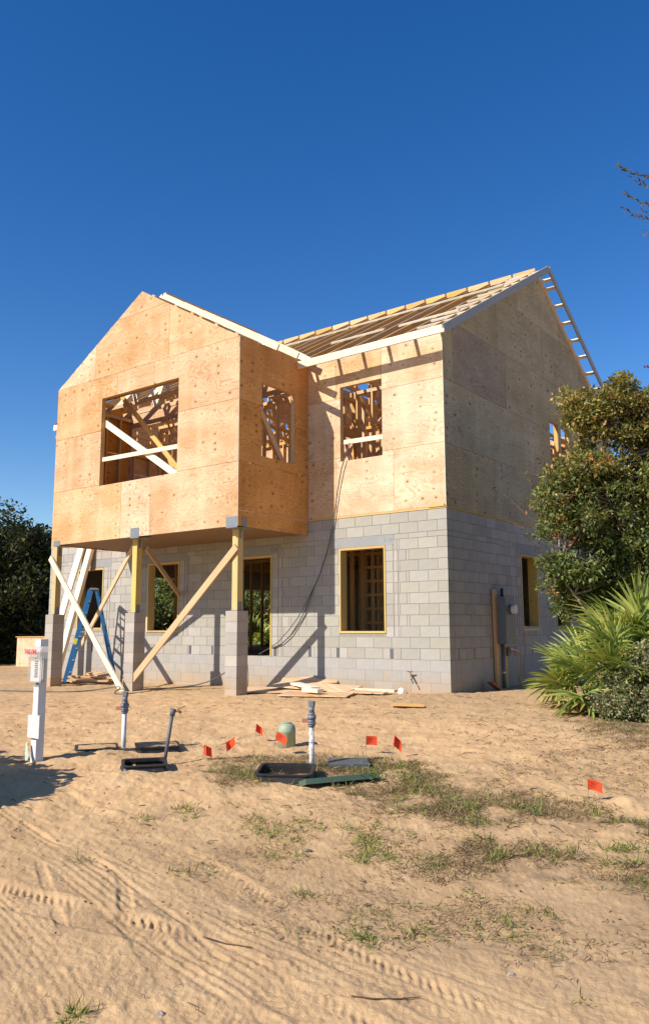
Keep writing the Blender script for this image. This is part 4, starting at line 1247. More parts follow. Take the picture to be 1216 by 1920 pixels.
# ------------------------------------------------------------------ sign post
px, py = -0.46, -7.87
gz = H1(px, py)
t = thing('sign_post', 'white square post with a TAKE ONE flyer box at the left', 'sign post', (px, py, gz))
w = 0.0445
boxobj('post', px - w, px + w, py - w, py + w, gz - 0.2, gz + 1.22, M_WHITEP, t)
zf = gz + 0.79
fb_ = MB()
x0, x1, yf, yk = px - 0.055, px + 0.185, py - w - 0.07, py - w - 0.003
for e in ((x0, x1, yf - .003, yf, zf, zf + .26), (x0, x0 + .003, yf, yk, zf, zf + .30), (x1 - .003, x1, yf, yk, zf, zf + .30), (x0, x1, yk - .003, yk, zf, zf + .36), (x0, x1, yf, yk, zf, zf + .003)): fb_.box(*e)
fbx = fb_.build('flyer_box', M_ACRYL, t)
MB().add([(x0 - .03, yf - .05, zf + .255), (x1 - .02, yf - .05, zf + .255), (x1 + .01, yf + .0, zf + .355), (x0 - .0, yf + .0, zf + .355), (x0 - .03, yf - .046, zf + .252), (x1 - .02, yf - .046, zf + .252), (x1 + .01, yf + .004, zf + .352), (x0, yf + .004, zf + .352)],
         [(0, 1, 2, 3), (7, 6, 5, 4), (0, 4, 5, 1), (1, 5, 6, 2), (2, 6, 7, 3), (3, 7, 4, 0)]).build('lid', M_ACRYL, fbx)
text_obj('lettering', 'TAKE ONE', 0.062, FRONTM(px + 0.06, yf - 0.054, zf + 0.305), M_RED, t, 0.001, 0.70, 0.002)
for k in range(3):
    MB().box(x0 + .03 + .02 * k, x1 - .05 + .015 * k, yf + .014 + .009 * k, yf + .018 + .009 * k, zf + .008 + .012 * k, zf + .235 + .01 * k).build('flyer', M_PAPER, t)
ink = MB()
for k in range(9): ink.box(px + 0.045 + 0.004 * (k % 3), px + 0.105 - 0.006 * (k % 2), yf + .0115, yf + .0128, zf + .05 + k * .019, zf + .062 + k * .019)
ink.build('flyer_print', M_NAVY, t)
pl2 = boxobj('blank_plate', px - 0.075, px + 0.125, py - w - 0.028, py - w - 0.003, gz + 0.235, gz + 0.46, M_PLATE, t)
q = MB()
pth = [(px - .05, py - .09, gz + .19), (px - .03, py - .10, gz + .10), (px + .02, py - .12, gz + .02)]
q.add([(p[0] + d * (.012 + .012 * i), p[1], p[2]) for i, p in enumerate(pth) for d in (-1, 1)], [(0, 1, 3, 2), (2, 3, 5, 4)])
q.build('plastic_strap', M_STRIP, t)
q = MB(); q.add([(0, 0, 0.012), (0.1, -0.03, 0.03), (0.22, -0.02, 0.03), (0.30, 0.03, 0.012), (0.2, 0.05, 0.02), (0.08, 0.04, 0.02)], [(0, 1, 4, 5), (1, 2, 3, 4)])
tag(q.build('plastic_strip', plain('olive_strip', (0.30, 0.30, 0.13), 0.5), None, world=Matrix.Translation((px - .28, py - .2, H1(px - .28, py - .2) + .01)) @ Matrix.Rotation(.7, 4, 'Z')),
    'flattened olive plastic strip on the sand beside the white post', 'plastic strip')


# ------------------------------------------------------------------ pipes
def standpipe(x, y, htop, lean, label, mpipe, mval, rev=1):
    g = H1(x, y)
    t = thing('standpipe', label, 'standpipe', (x, y, g), 'capped standpipes with valves')
    lx, ly = lean
    P = lambda q: (x + lx * q, y + ly * q, g + q)
    h = htop
    MB().tube([P(-0.15), P(h * 0.62)], 0.026, 14).build('pipe', mpipe, t, True)
    prof = [(0.036, 0.62, 0.655), (0.043, 0.655, 0.68), (0.038, 0.68, 0.73), (0.046, 0.73, 0.79), (0.034, 0.79, 0.83), (0.028, 0.83, 0.92)]
    for r, a, b_ in prof: MB().tube([P(h * a), P(h * b_)], r, 14).build('fitting', mval, t, True)
    MB().tube([P(h * 0.92), P(h * 1.0)], 0.036, 6).build('cap', mval, t)
    c_ = Vector(P(h * 0.705))
    d_ = Vector((-rt.x, -rt.y, 0)) * rev
    hd = MB().beam(c_ + d_ * 0.03, c_ + d_ * 0.095, 0.038, 0.028)
    hd.build('valve_handle', M_RUST, t)


m, N, b = newmat('flaking_white_pipe', 0.7)
tc = nd(N, 'ShaderNodeTexCoord').outputs['Object']
N.links.new(ramp(N, noise(N, vmul(N, tc, (1, 1, .5)), 60, 4, 0.7), [(0.44, (0.25, 0.24, 0.23)), (0.5, (0.68, 0.66, 0.63))]), b.inputs['Base Color']); M_FLAKE = m
standpipe(1.92, -6.39, 0.64, (0, 0), 'flaking white standpipe with grey valve between the black boxes', M_FLAKE, M_GREYP)
standpipe(-0.26, -6.94, 0.60, (0.01, 0.0), 'pale grey standpipe with rusty valve beside the sand filled boxes', plain('pale_pvc', (0.60, 0.60, 0.60), 0.5), M_GREYP)
g = H1(0.63, -7.16)
t = thing('garden_tap', 'thin dark grey leaning pipe with a brass tap at its top', 'tap', (0.63, -7.16, g))
MB().tube([(0.63, -7.16, g - 0.1), (0.70, -7.11, g + 0.50)], 0.018, 12).build('pipe', M_DKPVC, t, True)
MB().tube([(0.699, -7.111, g + 0.48), (0.706, -7.105, g + 0.545)], 0.027, 12).build('elbow', M_DKPVC, t, True)
MB().tube([(0.70, -7.105, g + 0.525), (0.745, -7.07, g + 0.525), (0.765, -7.05, g + 0.505)], 0.014, 8).build('spout', M_BRASS, t, True)
MB().beam((0.74, -7.075, g + 0.545), (0.80, -7.03, g + 0.575), 0.012, 0.012).build('handle', M_BRASS, t)


# ---- valve boxes
def tray(name, cx, cy, L, W, h, yaw, z, label, fill=None, t_=0.012, flare=0.03, tilt=0.0, sink=0.0):
    R = Matrix.Translation((cx, cy, z)) @ Matrix.Rotation(yaw, 4, 'Z') @ Matrix.Rotation(tilt, 4, 'X')
    th = thing(name, label, 'valve box', (cx, cy, z), 'plastic valve boxes in the sand')
    b = MB()
    a0, c0, a1, c1 = L / 2 + flare, W / 2 + flare, L / 2, W / 2
    def ring(a, c_, zz, n=5, rad=0.05):
        out = []
        for sx, sy, s0 in ((1, 1, 0), (-1, 1, 1), (-1, -1, 2), (1, -1, 3)):
            for k in range(n):
                an = math.pi / 2 * (s0 + k / (n - 1))
                out.append((sx * (a - rad) + rad * math.cos(an), sy * (c_ - rad) + rad * math.sin(an), zz))
        return out
    rings = [ring(a0, c0, -h), ring(a1, c1, -0.012), ring(a1 + 0.018, c1 + 0.018, -0.010), ring(a1 + 0.018, c1 + 0.018, 0.0), ring(a1 - t_, c1 - t_, 0.0), ring(a1 - t_, c1 - t_, -0.03), ring(a0 - t_ * 2, c0 - t_ * 2, -h + t_)]
    n = len(rings[0]); vs = [p for r in rings for p in r]
    fs = [(i * n + k, i * n + (k + 1) % n, (i + 1) * n + (k + 1) % n, (i + 1) * n + k) for i in range(len(rings) - 1) for k in range(n)]
    fs += [tuple(range(n))[::-1], tuple((len(rings) - 1) * n + k for k in range(n))]
    b.add(vs, fs)
    b.build('box_body', M_BLACKP, th, world=R)
    if fill is not None:
        q = MB(); gx, gy = 12, 8
        vs = [((i / gx - .5) * 2 * (a1 - t_), (j / gy - .5) * 2 * (c1 - t_), fill + 0.004 * math.sin(i * 1.3 + j) + jr(.004) + 0.018 * (1 - (abs(i / gx - .5) * 2) ** 2) * (1 - (abs(j / gy - .5) * 2) ** 2)) for j in range(gy + 1) for i in range(gx + 1)]
        q.add(vs, [(j * (gx + 1) + i, j * (gx + 1) + i + 1, (j + 1) * (gx + 1) + i + 1, (j + 1) * (gx + 1) + i) for j in range(gy) for i in range(gx)])
        q.build('sand_fill', bpy.data.materials['sand'], th, True, world=R)
    return th


VY = YAW
tray('valve_box', 1.96, -6.83, 0.50, 0.36, 0.16, VY - 0.12, H1(1.96, -6.83) + 0.085, 'open black valve box by the flaking white standpipe', tilt=0.11)
tray('valve_box', 0.66, -7.42, 0.40, 0.27, 0.07, VY + 0.25, H1(0.66, -7.42) + 0.07, 'shallow open black tray at the foot of the leaning pipe', tilt=0.10)
tray('valve_box', -0.42, -7.17, 0.42, 0.30, 0.12, VY + 0.28, H1(-0.42, -7.17) + 0.03, 'half buried black box full of sand left of the rusty standpipe', fill=-0.006, tilt=0.04)
tray('valve_box', 0.02, -6.70, 0.44, 0.30, 0.15, VY + 0.30, H1(0.02, -6.7) + 0.06, 'raised black box heaped with sand right of the rusty standpipe', fill=0.0, tilt=0.04)


def lid(cx, cy, L, W, yaw, z, tilt, roll, mat, label):
    R = Matrix.Translation((cx, cy, z)) @ Matrix.Rotation(yaw, 4, 'Z') @ Matrix.Rotation(roll, 4, 'X') @ Matrix.Rotation(tilt, 4, 'Y')
    th = thing('access_cover', label, 'cover', (cx, cy, z), 'loose access covers')
    MB().box(-L / 2, L / 2, -W / 2, W / 2, -0.008, 0.008).build('plate', mat, th, world=R)
    q = MB()
    q.box(-L / 2, L / 2, -W / 2, -W / 2 + .012, -0.04, -0.0081); q.box(-L / 2, L / 2, W / 2 - .012, W / 2, -0.04, -0.0081)
    q.box(-L / 2, -L / 2 + .012, -W / 2 + .012, W / 2 - .012, -0.04, -0.0081); q.box(L / 2 - .012, L / 2, -W / 2 + .012, W / 2 - .012, -0.04, -0.0081)
    q.build('rim', mat, th, world=R)
    MB().lathe((L * .42, 0, 0.0085), [(0.025, 0), (0.025, 0.003), (0.015, 0.004)], 14).build('screw_boss', M_ALU if mat is M_LIDG else mat, th, world=R)


lid(2.42, -6.62, 0.74, 0.20, VY + 0.42, H1(2.4, -6.6) + 0.055, 0.0, -0.30, M_LIDG, 'long dark green lid lying tilted right of the open black box')
lid(2.12, -6.05, 0.40, 0.24, VY + 0.05, H1(2.08, -6.02) + 0.03, 0.0, 0.10, M_LIDK, 'dark grey oval lid lying flat behind the flaking standpipe')

g = H1(1.04, -5.72)
t = thing('cable_pedestal', 'squat pale green dome topped pedestal in the sand', 'pedestal', (1.04, -5.72, g))
MB().lathe((1.04, -5.72, g - .1), [(0.098, 0), (0.098, 0.26), (0.10, 0.262), (0.10, 0.275), (0.096, 0.30), (0.085, 0.33), (0.062, 0.352), (0.03, 0.362), (0.004, 0.365)], 28).build('dome', M_DOME, t, True)
MB().lathe((1.04, -5.72, g + .2505), [(0.0, 0.012), (0.055, 0.008), (0.052, 0.013), (0.0, 0.016)], 24).build('top_ring', M_DOME, t, True)


# ---- marking flags
def flag(x, y, hh, yaw, label, lean=(0, 0), size=(0.127, 0.10), curl=0.0, droop=0.0, prints=False):
    g = H1(x, y)
    t = thing('marker_flag', label, 'flag', (x, y, g), 'orange marker flags stuck in the sand')
    top = Vector((x + lean[0], y + lean[1], g + hh))
    base = Vector((x, y, g - 0.06))
    MB().tube([base, top], 0.0022, 5).build('wire_stem', M_WIRE, t)
    ax = (top - base).normalized()
    d = Vector((math.cos(yaw), math.sin(yaw), 0)); d = (d - ax * d.dot(ax)).normalized()
    nrm = ax.cross(d)
    n = 8; W_, H_ = size[0] * .93, size[1] * .93
    vs = []
    for i in range(n + 1):
        u = i / n
        p = top - ax * 0.003 + d * (W_ * u * (1 - 0.25 * curl * u)) + nrm * (math.sin(u * 3.0 * (0.6 + curl)) * 0.022 * (0.4 + curl)) - Vector((0, 0, 1)) * droop * u * u * W_
        vs.append(p); vs.append(p - ax * H_ * (1 - 0.12 * curl * u) + nrm * math.sin(u * 5) * 0.006)
    fs = [(2 * i, 2 * i + 1, 2 * i + 3, 2 * i + 2) for i in range(n)]
    vs2 = [v + nrm * 0.0006 for v in vs]; m_ = len(vs)
    fl = MB().add(vs + vs2, fs + [tuple(j + m_ for j in f[::-1]) for f in fs] + [(0, 2 * n, 2 * n + m_, m_) if False else (0, m_, m_ + 1, 1), (2 * n, 2 * n + 1, 2 * n + 1 + m_, 2 * n + m_)]).build('flag', M_FLAG, t)
    if prints:
        q = MB()
        for (u0, u1, r0, r1) in ((.22, .8, .22, .27), (.3, .74, .36, .44), (.2, .78, .55, .59), (.35, .7, .68, .72)):
            for side_ in (-0.0006, 0.0014):
                i0 = int(u0 * n); i1 = max(i0 + 1, int(u1 * n))
                for i in range(i0, i1):
                    a, b_ = vs[2 * i], vs[2 * i + 1]; c_, d_ = vs[2 * i + 2], vs[2 * i + 3]
                    q.add([a.lerp(b_, r0) + nrm * side_, a.lerp(b_, r1) + nrm * side_, c_.lerp(d_, r1) + nrm * side_, c_.lerp(d_, r0) + nrm * side_], [(0, 1, 2, 3)])
        q.build('print', M_INK, t)


flag(0.85, -6.77, 0.155, YAW + 1.15, 'narrow folded orange flag just right of the leaning pipe', (-.01, .0), (0.09, 0.115), 1.2, .7)
flag(0.98, -6.58, 0.17, YAW + 0.35, 'orange flag sagging beside the narrow folded one', (-.035, -.01), (0.115, 0.10), .9, -.45)
flag(0.50, -5.66, 0.21, YAW + 0.75, 'faded orange flag standing left of the green pedestal', (0.03, .0), (0.10, 0.10), .9, .6)
flag(1.19, -6.14, 0.245, YAW - 0.35, 'tilted orange flag in front of the green pedestal', (.05, .02), (0.125, 0.10), .1, .35, True)
flag(1.99, -5.56, 0.205, YAW + 0.08, 'flat upright orange flag with dark print', (.012, .0), (0.127, 0.10), .05, .04, True)
flag(2.29, -5.53, 0.25, YAW + 0.85, 'twisted pale orange flag right of the printed one', (.04, .02), (0.11, 0.12), .9, .8, True)
flag(4.50, -5.97, 0.20, YAW - 0.20, 'bright orange flag alone far right on the sand', (0.0, .0), (0.127, 0.09), .15, .25, True)

# ---- plywood crate far left
cx, cy = -18.45, 4.27
g = H1(cx, cy)
t = thing('plywood_crate', 'pale plywood box standing beyond the left pier by the trees', 'crate', (cx, cy, g))
boxobj('front_panel', cx - 1.0, cx + 1.1, cy - 0.62, cy - 0.60, g - .05, g + 1.02, M_PLYR, t)
boxobj('side_panel', cx + 1.08, cx + 1.1, cy - 0.599, cy + 0.6, g - .05, g + 1.02, M_PLY, t)
boxobj('side_panel', cx - 1.0, cx - 0.98, cy - 0.599, cy + 0.6, g - .05, g + 1.02, M_PLY, t)
boxobj('back_panel', cx - 1.0, cx + 1.1, cy + 0.601, cy + 0.62, g - .05, g + 1.02, M_PLY, t)
boxobj('lid', cx - 1.05, cx + 1.15, cy - 0.66, cy + 0.66, g + 1.022, g + 1.045, M_STUD, t)
for i, (x, y) in enumerate(((-16.3, 0.6), (-14.2, -1.2))):
    lay('lumber_offcut', x, y, 0.5, 0.12, 0.1, 0.4 + i, H1(x, y) + .05, 0.1, 0, M_LUM, ('small upright scrap of wood on the sand near the trees', 'small flat scrap of wood on the sand at the left edge')[i])


# ------------------------------------------------------------------ stones and sticks
def stone(x, y, s, label, mat=None):
    q = MB().lathe((0, 0, 0), [(0.5, -0.2), (0.95, 0.1), (0.85, 0.45), (0.45, 0.7), (0.05, 0.75)], 8)
    q.v = [((a + jr(.4)) * s, (b_ + jr(.4)) * s * .7, (c_ + jr(.25)) * s * .75) for a, b_, c_ in q.v]
    tag(q.build('stone', mat or M_ROCK, None, world=Matrix.Translation((x, y, H1(x, y))) @ Matrix.Rotation(random.random() * 6, 4, 'Z')), label, 'stone')


stone(4.06, -9.38, 0.028, 'pale pointed stone in the tyre tracks at the middle front')
stone(4.19, -10.3, 0.026, 'white chip of stone at the bottom left front')
stone(5.22, -9.09, 0.024, 'round grey pebble on the sand at the lower right')
stone(1.86, -7.12, 0.035, 'orange brown lump in front of the open black box', plain('clay_lump', (0.42, 0.22, 0.10)))
stone(2.38, -6.35, 0.045, 'reddish lump half hidden in weeds behind the green lid', plain('red_lump', (0.36, 0.10, 0.04)))
stone(3.32, -8.2, 0.03, 'small dark stone among the green tufts in the middle', plain('dark_stone', (0.12, 0.12, 0.115)))


# ------------------------------------------------------------------ leaf and blade clouds
def cloud(name, C_, D_, Nn, Ln, Wd, cols, mat, parent=None, bend=0.0, world=None):
    """quads: centre base, long direction, side direction"""
    n = len(C_)
    D_ = D_ / np.linalg.norm(D_, axis=1, keepdims=True)
    S = np.cross(D_, Nn); S /= np.linalg.norm(S, axis=1, keepdims=True) + 1e-9
    Ln = np.asarray(Ln).reshape(-1, 1); Wd = np.asarray(Wd).reshape(-1, 1)
    U = np.cross(S, D_)
    V = np.empty((n, 4, 3))
    V[:, 0] = C_; V[:, 1] = C_ + D_ * Ln * 0.45 + S * Wd * 0.5 + U * Wd * 0.12; V[:, 2] = C_ + D_ * Ln - U * Ln * bend; V[:, 3] = C_ + D_ * Ln * 0.45 - S * Wd * 0.5 + U * Wd * 0.12
    me = bpy.data.meshes.new(name)
    me.vertices.add(n * 4); me.vertices.foreach_set('co', V.ravel())
    me.loops.add(n * 4); me.loops.foreach_set('vertex_index', np.arange(n * 4, dtype=np.int32))
    me.polygons.add(n); me.polygons.foreach_set('loop_start', np.arange(0, n * 4, 4, dtype=np.int32))
    me.update(calc_edges=True)
    ca = me.color_attributes.new('col', 'FLOAT_COLOR', 'POINT')
    cc = np.ones((n, 4, 4)); cc[:, :, :3] = np.asarray(cols)[:, None, :]
    ca.data.foreach_set('color', cc.ravel())
    me.materials.append(mat)
    return link(bpy.data.objects.new(name, me), parent, world)


def rdir(n, rng=RNG):
    v = rng.normal(size=(n, 3)); return v / np.linalg.norm(v, axis=1, keepdims=True)


def palette(n, cols, wts, var=0.25, rng=RNG):
    cols = np.array(cols); i = rng.choice(len(cols), n, p=np.array(wts) / np.sum(wts))
    return np.clip(cols[i] * (1 + (rng.random((n, 1)) - .5) * 2 * var), 0.005, 1)


def tree(name, label, cat, base, ells, n_clu, per, leaf, cols, wts, group=None, trunk_r=0.12, trunks=1, clu_r=0.25, seed=1, topcols=None, sub=9, lean=None, barkmat=None, ztop=None, limb_r=0.03, spread=1.0):
    """ells: ellipsoids (cx,cy,cz,rx,ry,rz) in world space making up the crown"""
    rng = np.random.default_rng(seed)
    bz_ = H1(base[0], base[1])
    t = thing(name, label, cat, (base[0], base[1], bz_), group)
    ells = [np.array(e, float) for e in ells]
    vol = np.array([e[3] * e[4] * e[5] for e in ells]); vol = vol ** 0.75; vol /= vol.sum()
    ce = []
    for i in range(n_clu):
        e = ells[rng.choice(len(ells), p=vol)]
        d = rng.normal(size=3); d /= np.linalg.norm(d)
        rad = rng.random() ** 0.42 * (0.85 + 0.3 * rng.random())
        ce.append(e[:3] + d * rad * e[3:6])
    ce = np.array(ce); ce[:, 2] = np.maximum(ce[:, 2], bz_ + 0.1)
    k = np.repeat(np.arange(n_clu), per)
    cs = clu_r * (0.6 + 0.8 * rng.random(n_clu))
    d = rdir(len(k), rng) * (rng.random((len(k), 1)) ** 0.5)
    P = ce[k] + d * cs[k][:, None] * np.array([1, 1, 0.75])
    keep = P[:, 2] > bz_ + 0.02
    P, k, d = P[keep], k[keep], d[keep]
    n = len(P)
    D_ = d * 0.8 + rdir(n, rng) * 0.7 + np.array([0, 0, 0.15])
    Nn = rdir(n, rng) * 0.7 + np.array([0, 0, 0.8])
    c_ = palette(n, cols, wts, 0.3, rng)
    if topcols is not None:
        zlo, zhi = ztop
        pr = np.clip((P[:, 2] - zlo) / (zhi - zlo), 0, 1) * (0.35 + 0.65 * rng.random(n_clu)[k])
        c2 = palette(n, topcols[0], topcols[1], 0.3, rng)
        m_ = rng.random(n) < pr
        c_[m_] = c2[m_]
    cv = (0.72 + 0.5 * rng.random(n_clu))[k]
    c_ = c_ * cv[:, None]
    cloud('crown', P, D_, Nn, leaf[0] * (0.6 + 0.8 * rng.random(n)), leaf[1] * (0.6 + 0.8 * rng.random(n)), c_, M_LEAF, t, 0.12)
    # wood
    mb = MB()
    bark = barkmat or M_BARK
    mids = []
    allc = np.mean([e[:3] for e in ells], axis=0)
    for j in range(trunks):
        a = 2.1 * j + seed
        b0 = Vector((base[0] + 0.25 * math.cos(a) * (trunks > 1), base[1] + 0.25 * math.sin(a) * (trunks > 1), bz_ - 0.15))
        e = ells[j % len(ells)]
        tp = Vector(e[:3]) if trunks > 1 else Vector(allc)
        pts_ = []
        for q in range(8):
            f = q / 7
            p = b0.lerp(tp, f) + Vector((math.sin(f * 5 + seed + j) * 0.12 * spread, math.cos(f * 4 + j * 2) * 0.12 * spread, 0)) * math.sin(f * math.pi)
            pts_.append(p)
        mb.tube(pts_, [trunk_r * (1 - 0.7 * q / 7) for q in range(8)], 8)
        mids += [(pts_[4], trunk_r * .55), (pts_[5], trunk_r * .45), (pts_[6], trunk_r * .38), (pts_[7], trunk_r * .3)]
    hubs = []
    for e in ells:
        for q in range(sub):
            dd = rng.normal(size=3); dd /= np.linalg.norm(dd)
            h_ = Vector(e[:3] + dd * e[3:6] * 0.55)
            m0 = min(mids, key=lambda x: (x[0] - h_).length)
            mp = m0[0].lerp(h_, 0.5) + Vector(rng.normal(size=3) * 0.08 * spread)
            mb.tube([m0[0], mp, h_], [min(m0[1], limb_r * 1.6), limb_r, limb_r * .6], 6)
            hubs.append(h_)
    hb = np.array([list(h_) for h_ in hubs])
    for i in range(n_clu):
        j = np.argmin(((hb - ce[i]) ** 2).sum(1))
        a, b_ = hubs[j], Vector(ce[i])
        mp = a.lerp(b_, 0.5) + Vector(rng.normal(size=3) * 0.05 * spread)
        mb.tube([a, mp, b_], [limb_r * .4, limb_r * .28, limb_r * .12], 4, cap=False)
    mb.build('trunk', bark, t, True)
    return t, ce


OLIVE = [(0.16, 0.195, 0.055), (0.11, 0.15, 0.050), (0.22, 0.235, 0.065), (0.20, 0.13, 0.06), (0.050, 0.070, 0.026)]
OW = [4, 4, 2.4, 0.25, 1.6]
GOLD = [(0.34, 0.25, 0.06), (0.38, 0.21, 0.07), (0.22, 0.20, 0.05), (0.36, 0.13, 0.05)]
# the scrub oak at the right, in front of the shaded side wall
def cpt(u, v, d):
    r_ = fw + rt * ((u - 608) / F_PX) + up * ((960 - v) / F_PX)
    return CAM + r_ * (d / r_.dot(fw))


def ell(u, v, d, ru, rv, rd):
    c_ = cpt(u, v, d); s = d / F_PX
    return (c_.x, c_.y, c_.z, ru * s, max(ru * s, rd), rv * s)


oak_e = [ell(1085, 1120, 12.9, 48, 34, .5), ell(1150, 1085, 13.4, 60, 50, .6), ell(1125, 795, 12.9, 62, 66, .6), ell(1048, 1078, 12.3, 38, 46, .45), ell(1110, 1105, 12.8, 60, 48, .6), ell(1055, 940, 12.4, 45, 50, .5), ell(1083, 770, 12.8, 34, 34, .4), ell(1170, 750, 13.2, 50, 38, .5), ell(1205, 790, 13.4, 60, 62, .7), ell(1095, 905, 12.6, 66, 62, .6), ell(1190, 920, 12.9, 90, 85, .9), ell(1075, 985, 12.4, 62, 50, .6),
         ell(1165, 1020, 12.6, 90, 70, .8), ell(1085, 1065, 12.2, 40, 32, .5), ell(1290, 900, 13.2, 90, 150, 1.2), ell(1300, 1060, 12.8, 90, 80, 1.0), ell(1195, 1110, 14.3, 75, 45, .6), ell(1270, 1140, 13.8, 80, 60, .8)]
tree('scrub_oak', 'bushy scrub oak with gold tinged top beside the shaded side wall', 'tree', (3.75, 0.15), oak_e, 1100, 115, (0.072, 0.034), OLIVE, OW, None, 0.045, 4, 0.19, 5,
     topcols=(GOLD, [3, .7, 3.5, .15]), sub=8, ztop=(2.6, 4.3), limb_r=0.022, spread=0.8)

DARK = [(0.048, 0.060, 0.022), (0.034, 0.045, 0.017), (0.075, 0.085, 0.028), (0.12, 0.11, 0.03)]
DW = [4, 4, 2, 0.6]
GT = 'trees at the edge of the clearing'


def far_tree(u, d, h, wdt, seed, label, gold=False, n=300, per=70, leaf=(0.17, 0.10), low=True):
    c_ = cpt(u, 1179, d); x, y = c_.x, c_.y
    g_ = H1(x, y)
    rng = random.Random(seed)
    E_ = [(x, y, g_ + h * 0.62, wdt, wdt, h * 0.36)]
    for k in range(6):
        a = k * 1.05 + seed; E_.append((x + wdt * .75 * math.cos(a), y + wdt * .75 * math.sin(a), g_ + h * rng.uniform(.35, .72), wdt * .55, wdt * .55, h * .22))
    if low:
        for k in range(4):
            a = k * 1.6 + seed; E_.append((x + wdt * .8 * math.cos(a), y + wdt * .8 * math.sin(a), g_ + h * .15, wdt * .6, wdt * .6, h * .17))
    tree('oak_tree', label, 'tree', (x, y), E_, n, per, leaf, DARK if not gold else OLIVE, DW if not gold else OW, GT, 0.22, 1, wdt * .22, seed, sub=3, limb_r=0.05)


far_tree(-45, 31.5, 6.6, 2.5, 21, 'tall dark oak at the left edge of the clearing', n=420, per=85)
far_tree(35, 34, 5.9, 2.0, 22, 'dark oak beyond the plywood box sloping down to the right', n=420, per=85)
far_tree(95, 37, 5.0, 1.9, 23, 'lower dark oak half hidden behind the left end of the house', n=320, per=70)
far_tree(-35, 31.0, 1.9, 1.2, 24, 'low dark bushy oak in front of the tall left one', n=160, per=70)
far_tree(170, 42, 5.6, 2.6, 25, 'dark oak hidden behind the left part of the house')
far_tree(300, 36, 4.6, 2.2, 26, 'oak seen through the middle window opening', True)
far_tree(390, 38, 4.6, 2.2, 27, 'oak seen in part through the openings left of the doorway', True)
far_tree(478, 33, 3.9, 1.7, 28, 'oak whose branches show through the doorway', True, n=150, per=45, low=False)
far_tree(560, 40, 3.6, 2.0, 29, 'low oak behind the house right of the doorway line', True)
far_tree(1500, 24, 4.6, 2.2, 30, 'oak standing outside the view to the right behind the scrub oak', n=160)

# stand-in bush added outside the view at the left to shade the sand
bxx, byy = -1.72, -10.32
tree('shadow_caster_bush', 'dense bush added outside the picture to cast the shadow by the white post', 'bush', (bxx, byy),
     [(bxx, byy, 0.55, 1.05, .85, .62), (bxx + .95, byy + .35, 0.5, .85, .6, .50), (bxx - 1.1, byy + .1, 0.45, 1.0, .8, .55), (bxx + 1.55, byy + .55, 0.36, .42, .35, .40), (bxx - 0.2, byy + .7, .4, .9, .5, .45)], 700, 100, (0.12, 0.08), DARK, DW, None, 0.05, 1, 0.26, 31, sub=4, limb_r=0.02)

# tall tree outside the view at the right: only a few twig ends reach into the picture
def twig(mb, P, D_, cols, p0, p1, rng, r0=0.008, lf=9, ls=0.06, leafcols=None, cl=None):
    p0, p1 = Vector(p0), Vector(p1)
    pts_ = [p0.lerp(p1, q / 6) + Vector((jr(.02), jr(.02), jr(.03) - 0.05 * math.sin(q / 6 * math.pi))) for q in range(7)]
    mb.tube(pts_, [r0 * (1 - .8 * q / 6) for q in range(7)], 5, cap=False)
    for i in range(lf):
        f = 0.25 + 0.75 * (i / max(1, lf - 1)); f = min(f, .999)
        q = int(f * 6); p = pts_[q].lerp(pts_[min(6, q + 1)], f * 6 - q)
        d = (p1 - p0).normalized() + Vector((jr(1.6), jr(1.6), jr(1.6)))
        P.append(p); D_.append(d.normalized())


t = thing('overhanging_tree', 'tall thin tree outside the picture whose twig ends reach in at the upper right', 'tree', (7.6, -4.6, H1(7.6, -4.6)))
mb = MB(); P, D_ = [], []
hub = cpt(1520, 380, 9.4)
mb.tube([(7.6, -4.6, -0.3), (7.5, -4.5, 2.5), (7.3, -4.4, 4.6), tuple(hub), tuple(hub + Vector((0, 0, 1.6)))], [.12, .10, .08, .045, .01], 8)
rg = random.Random(3)
for (u, v, n_) in ((1158, 311, 9), (1170, 362, 8), (1169, 392, 9), (1207, 434, 4), (1185, 335, 5), (1215, 330, 6), (1200, 395, 6), (1222, 350, 6)):
    a = cpt(u + 95, v + 22 + rg.uniform(-8, 20), 9.1); b_ = cpt(u, v, 9.0)
    mb.tube([hub, hub.lerp(a, .5) + Vector((0, 0, .12)), a], [.02, .014, .008], 5, cap=False)
    twig(mb, P, D_, None, a, b_, rg, 0.006, n_ * 4 + 3)
for k in range(40):
    a = hub + Vector((jr(2.2) + 1.0, jr(2.2), jr(2.0) + .4)); b_ = a + Vector((jr(1.0), jr(1.0), jr(.6)))
    mb.tube([hub, hub.lerp(a, .5), a], [.02, .012, .006], 4, cap=False)
    twig(mb, P, D_, None, a, b_, rg, 0.005, 14)
mb.build('trunk', M_BARK, t, True)
P = np.array([list(p) for p in P]); D_ = np.array([list(p) for p in D_]); n = len(P)
cloud('crown', P, D_, rdir(n), 0.06 * (.6 + .8 * RNG.random(n)), 0.022 * (.7 + .6 * RNG.random(n)), palette(n, [(0.07, 0.08, 0.035), (0.10, 0.09, 0.05), (0.16, 0.08, 0.05)], [4, 3, 2]), M_LEAF, t, .1)
rp = cpt(1222, 692, 9.5)
t = thing('red_leaved_sapling', 'thin sapling outside the picture with dark red leaves at the right edge', 'tree', (rp.x + .45, rp.y - .1, H1(rp.x + .45, rp.y - .1)))
mb = MB(); mb.tube([(rp.x + .45, rp.y - .1, -0.2), (rp.x + .5, rp.y - .05, 2.0), tuple(rp + Vector((.15, .05, -.3))), tuple(rp)], [.03, .025, .012, .004], 6)
mb.build('trunk', M_BARK, t, True)
n = 60; P = np.array(rp) + rdir(n) * 0.10 * RNG.random((n, 1)) + np.array([.02, 0, 0])
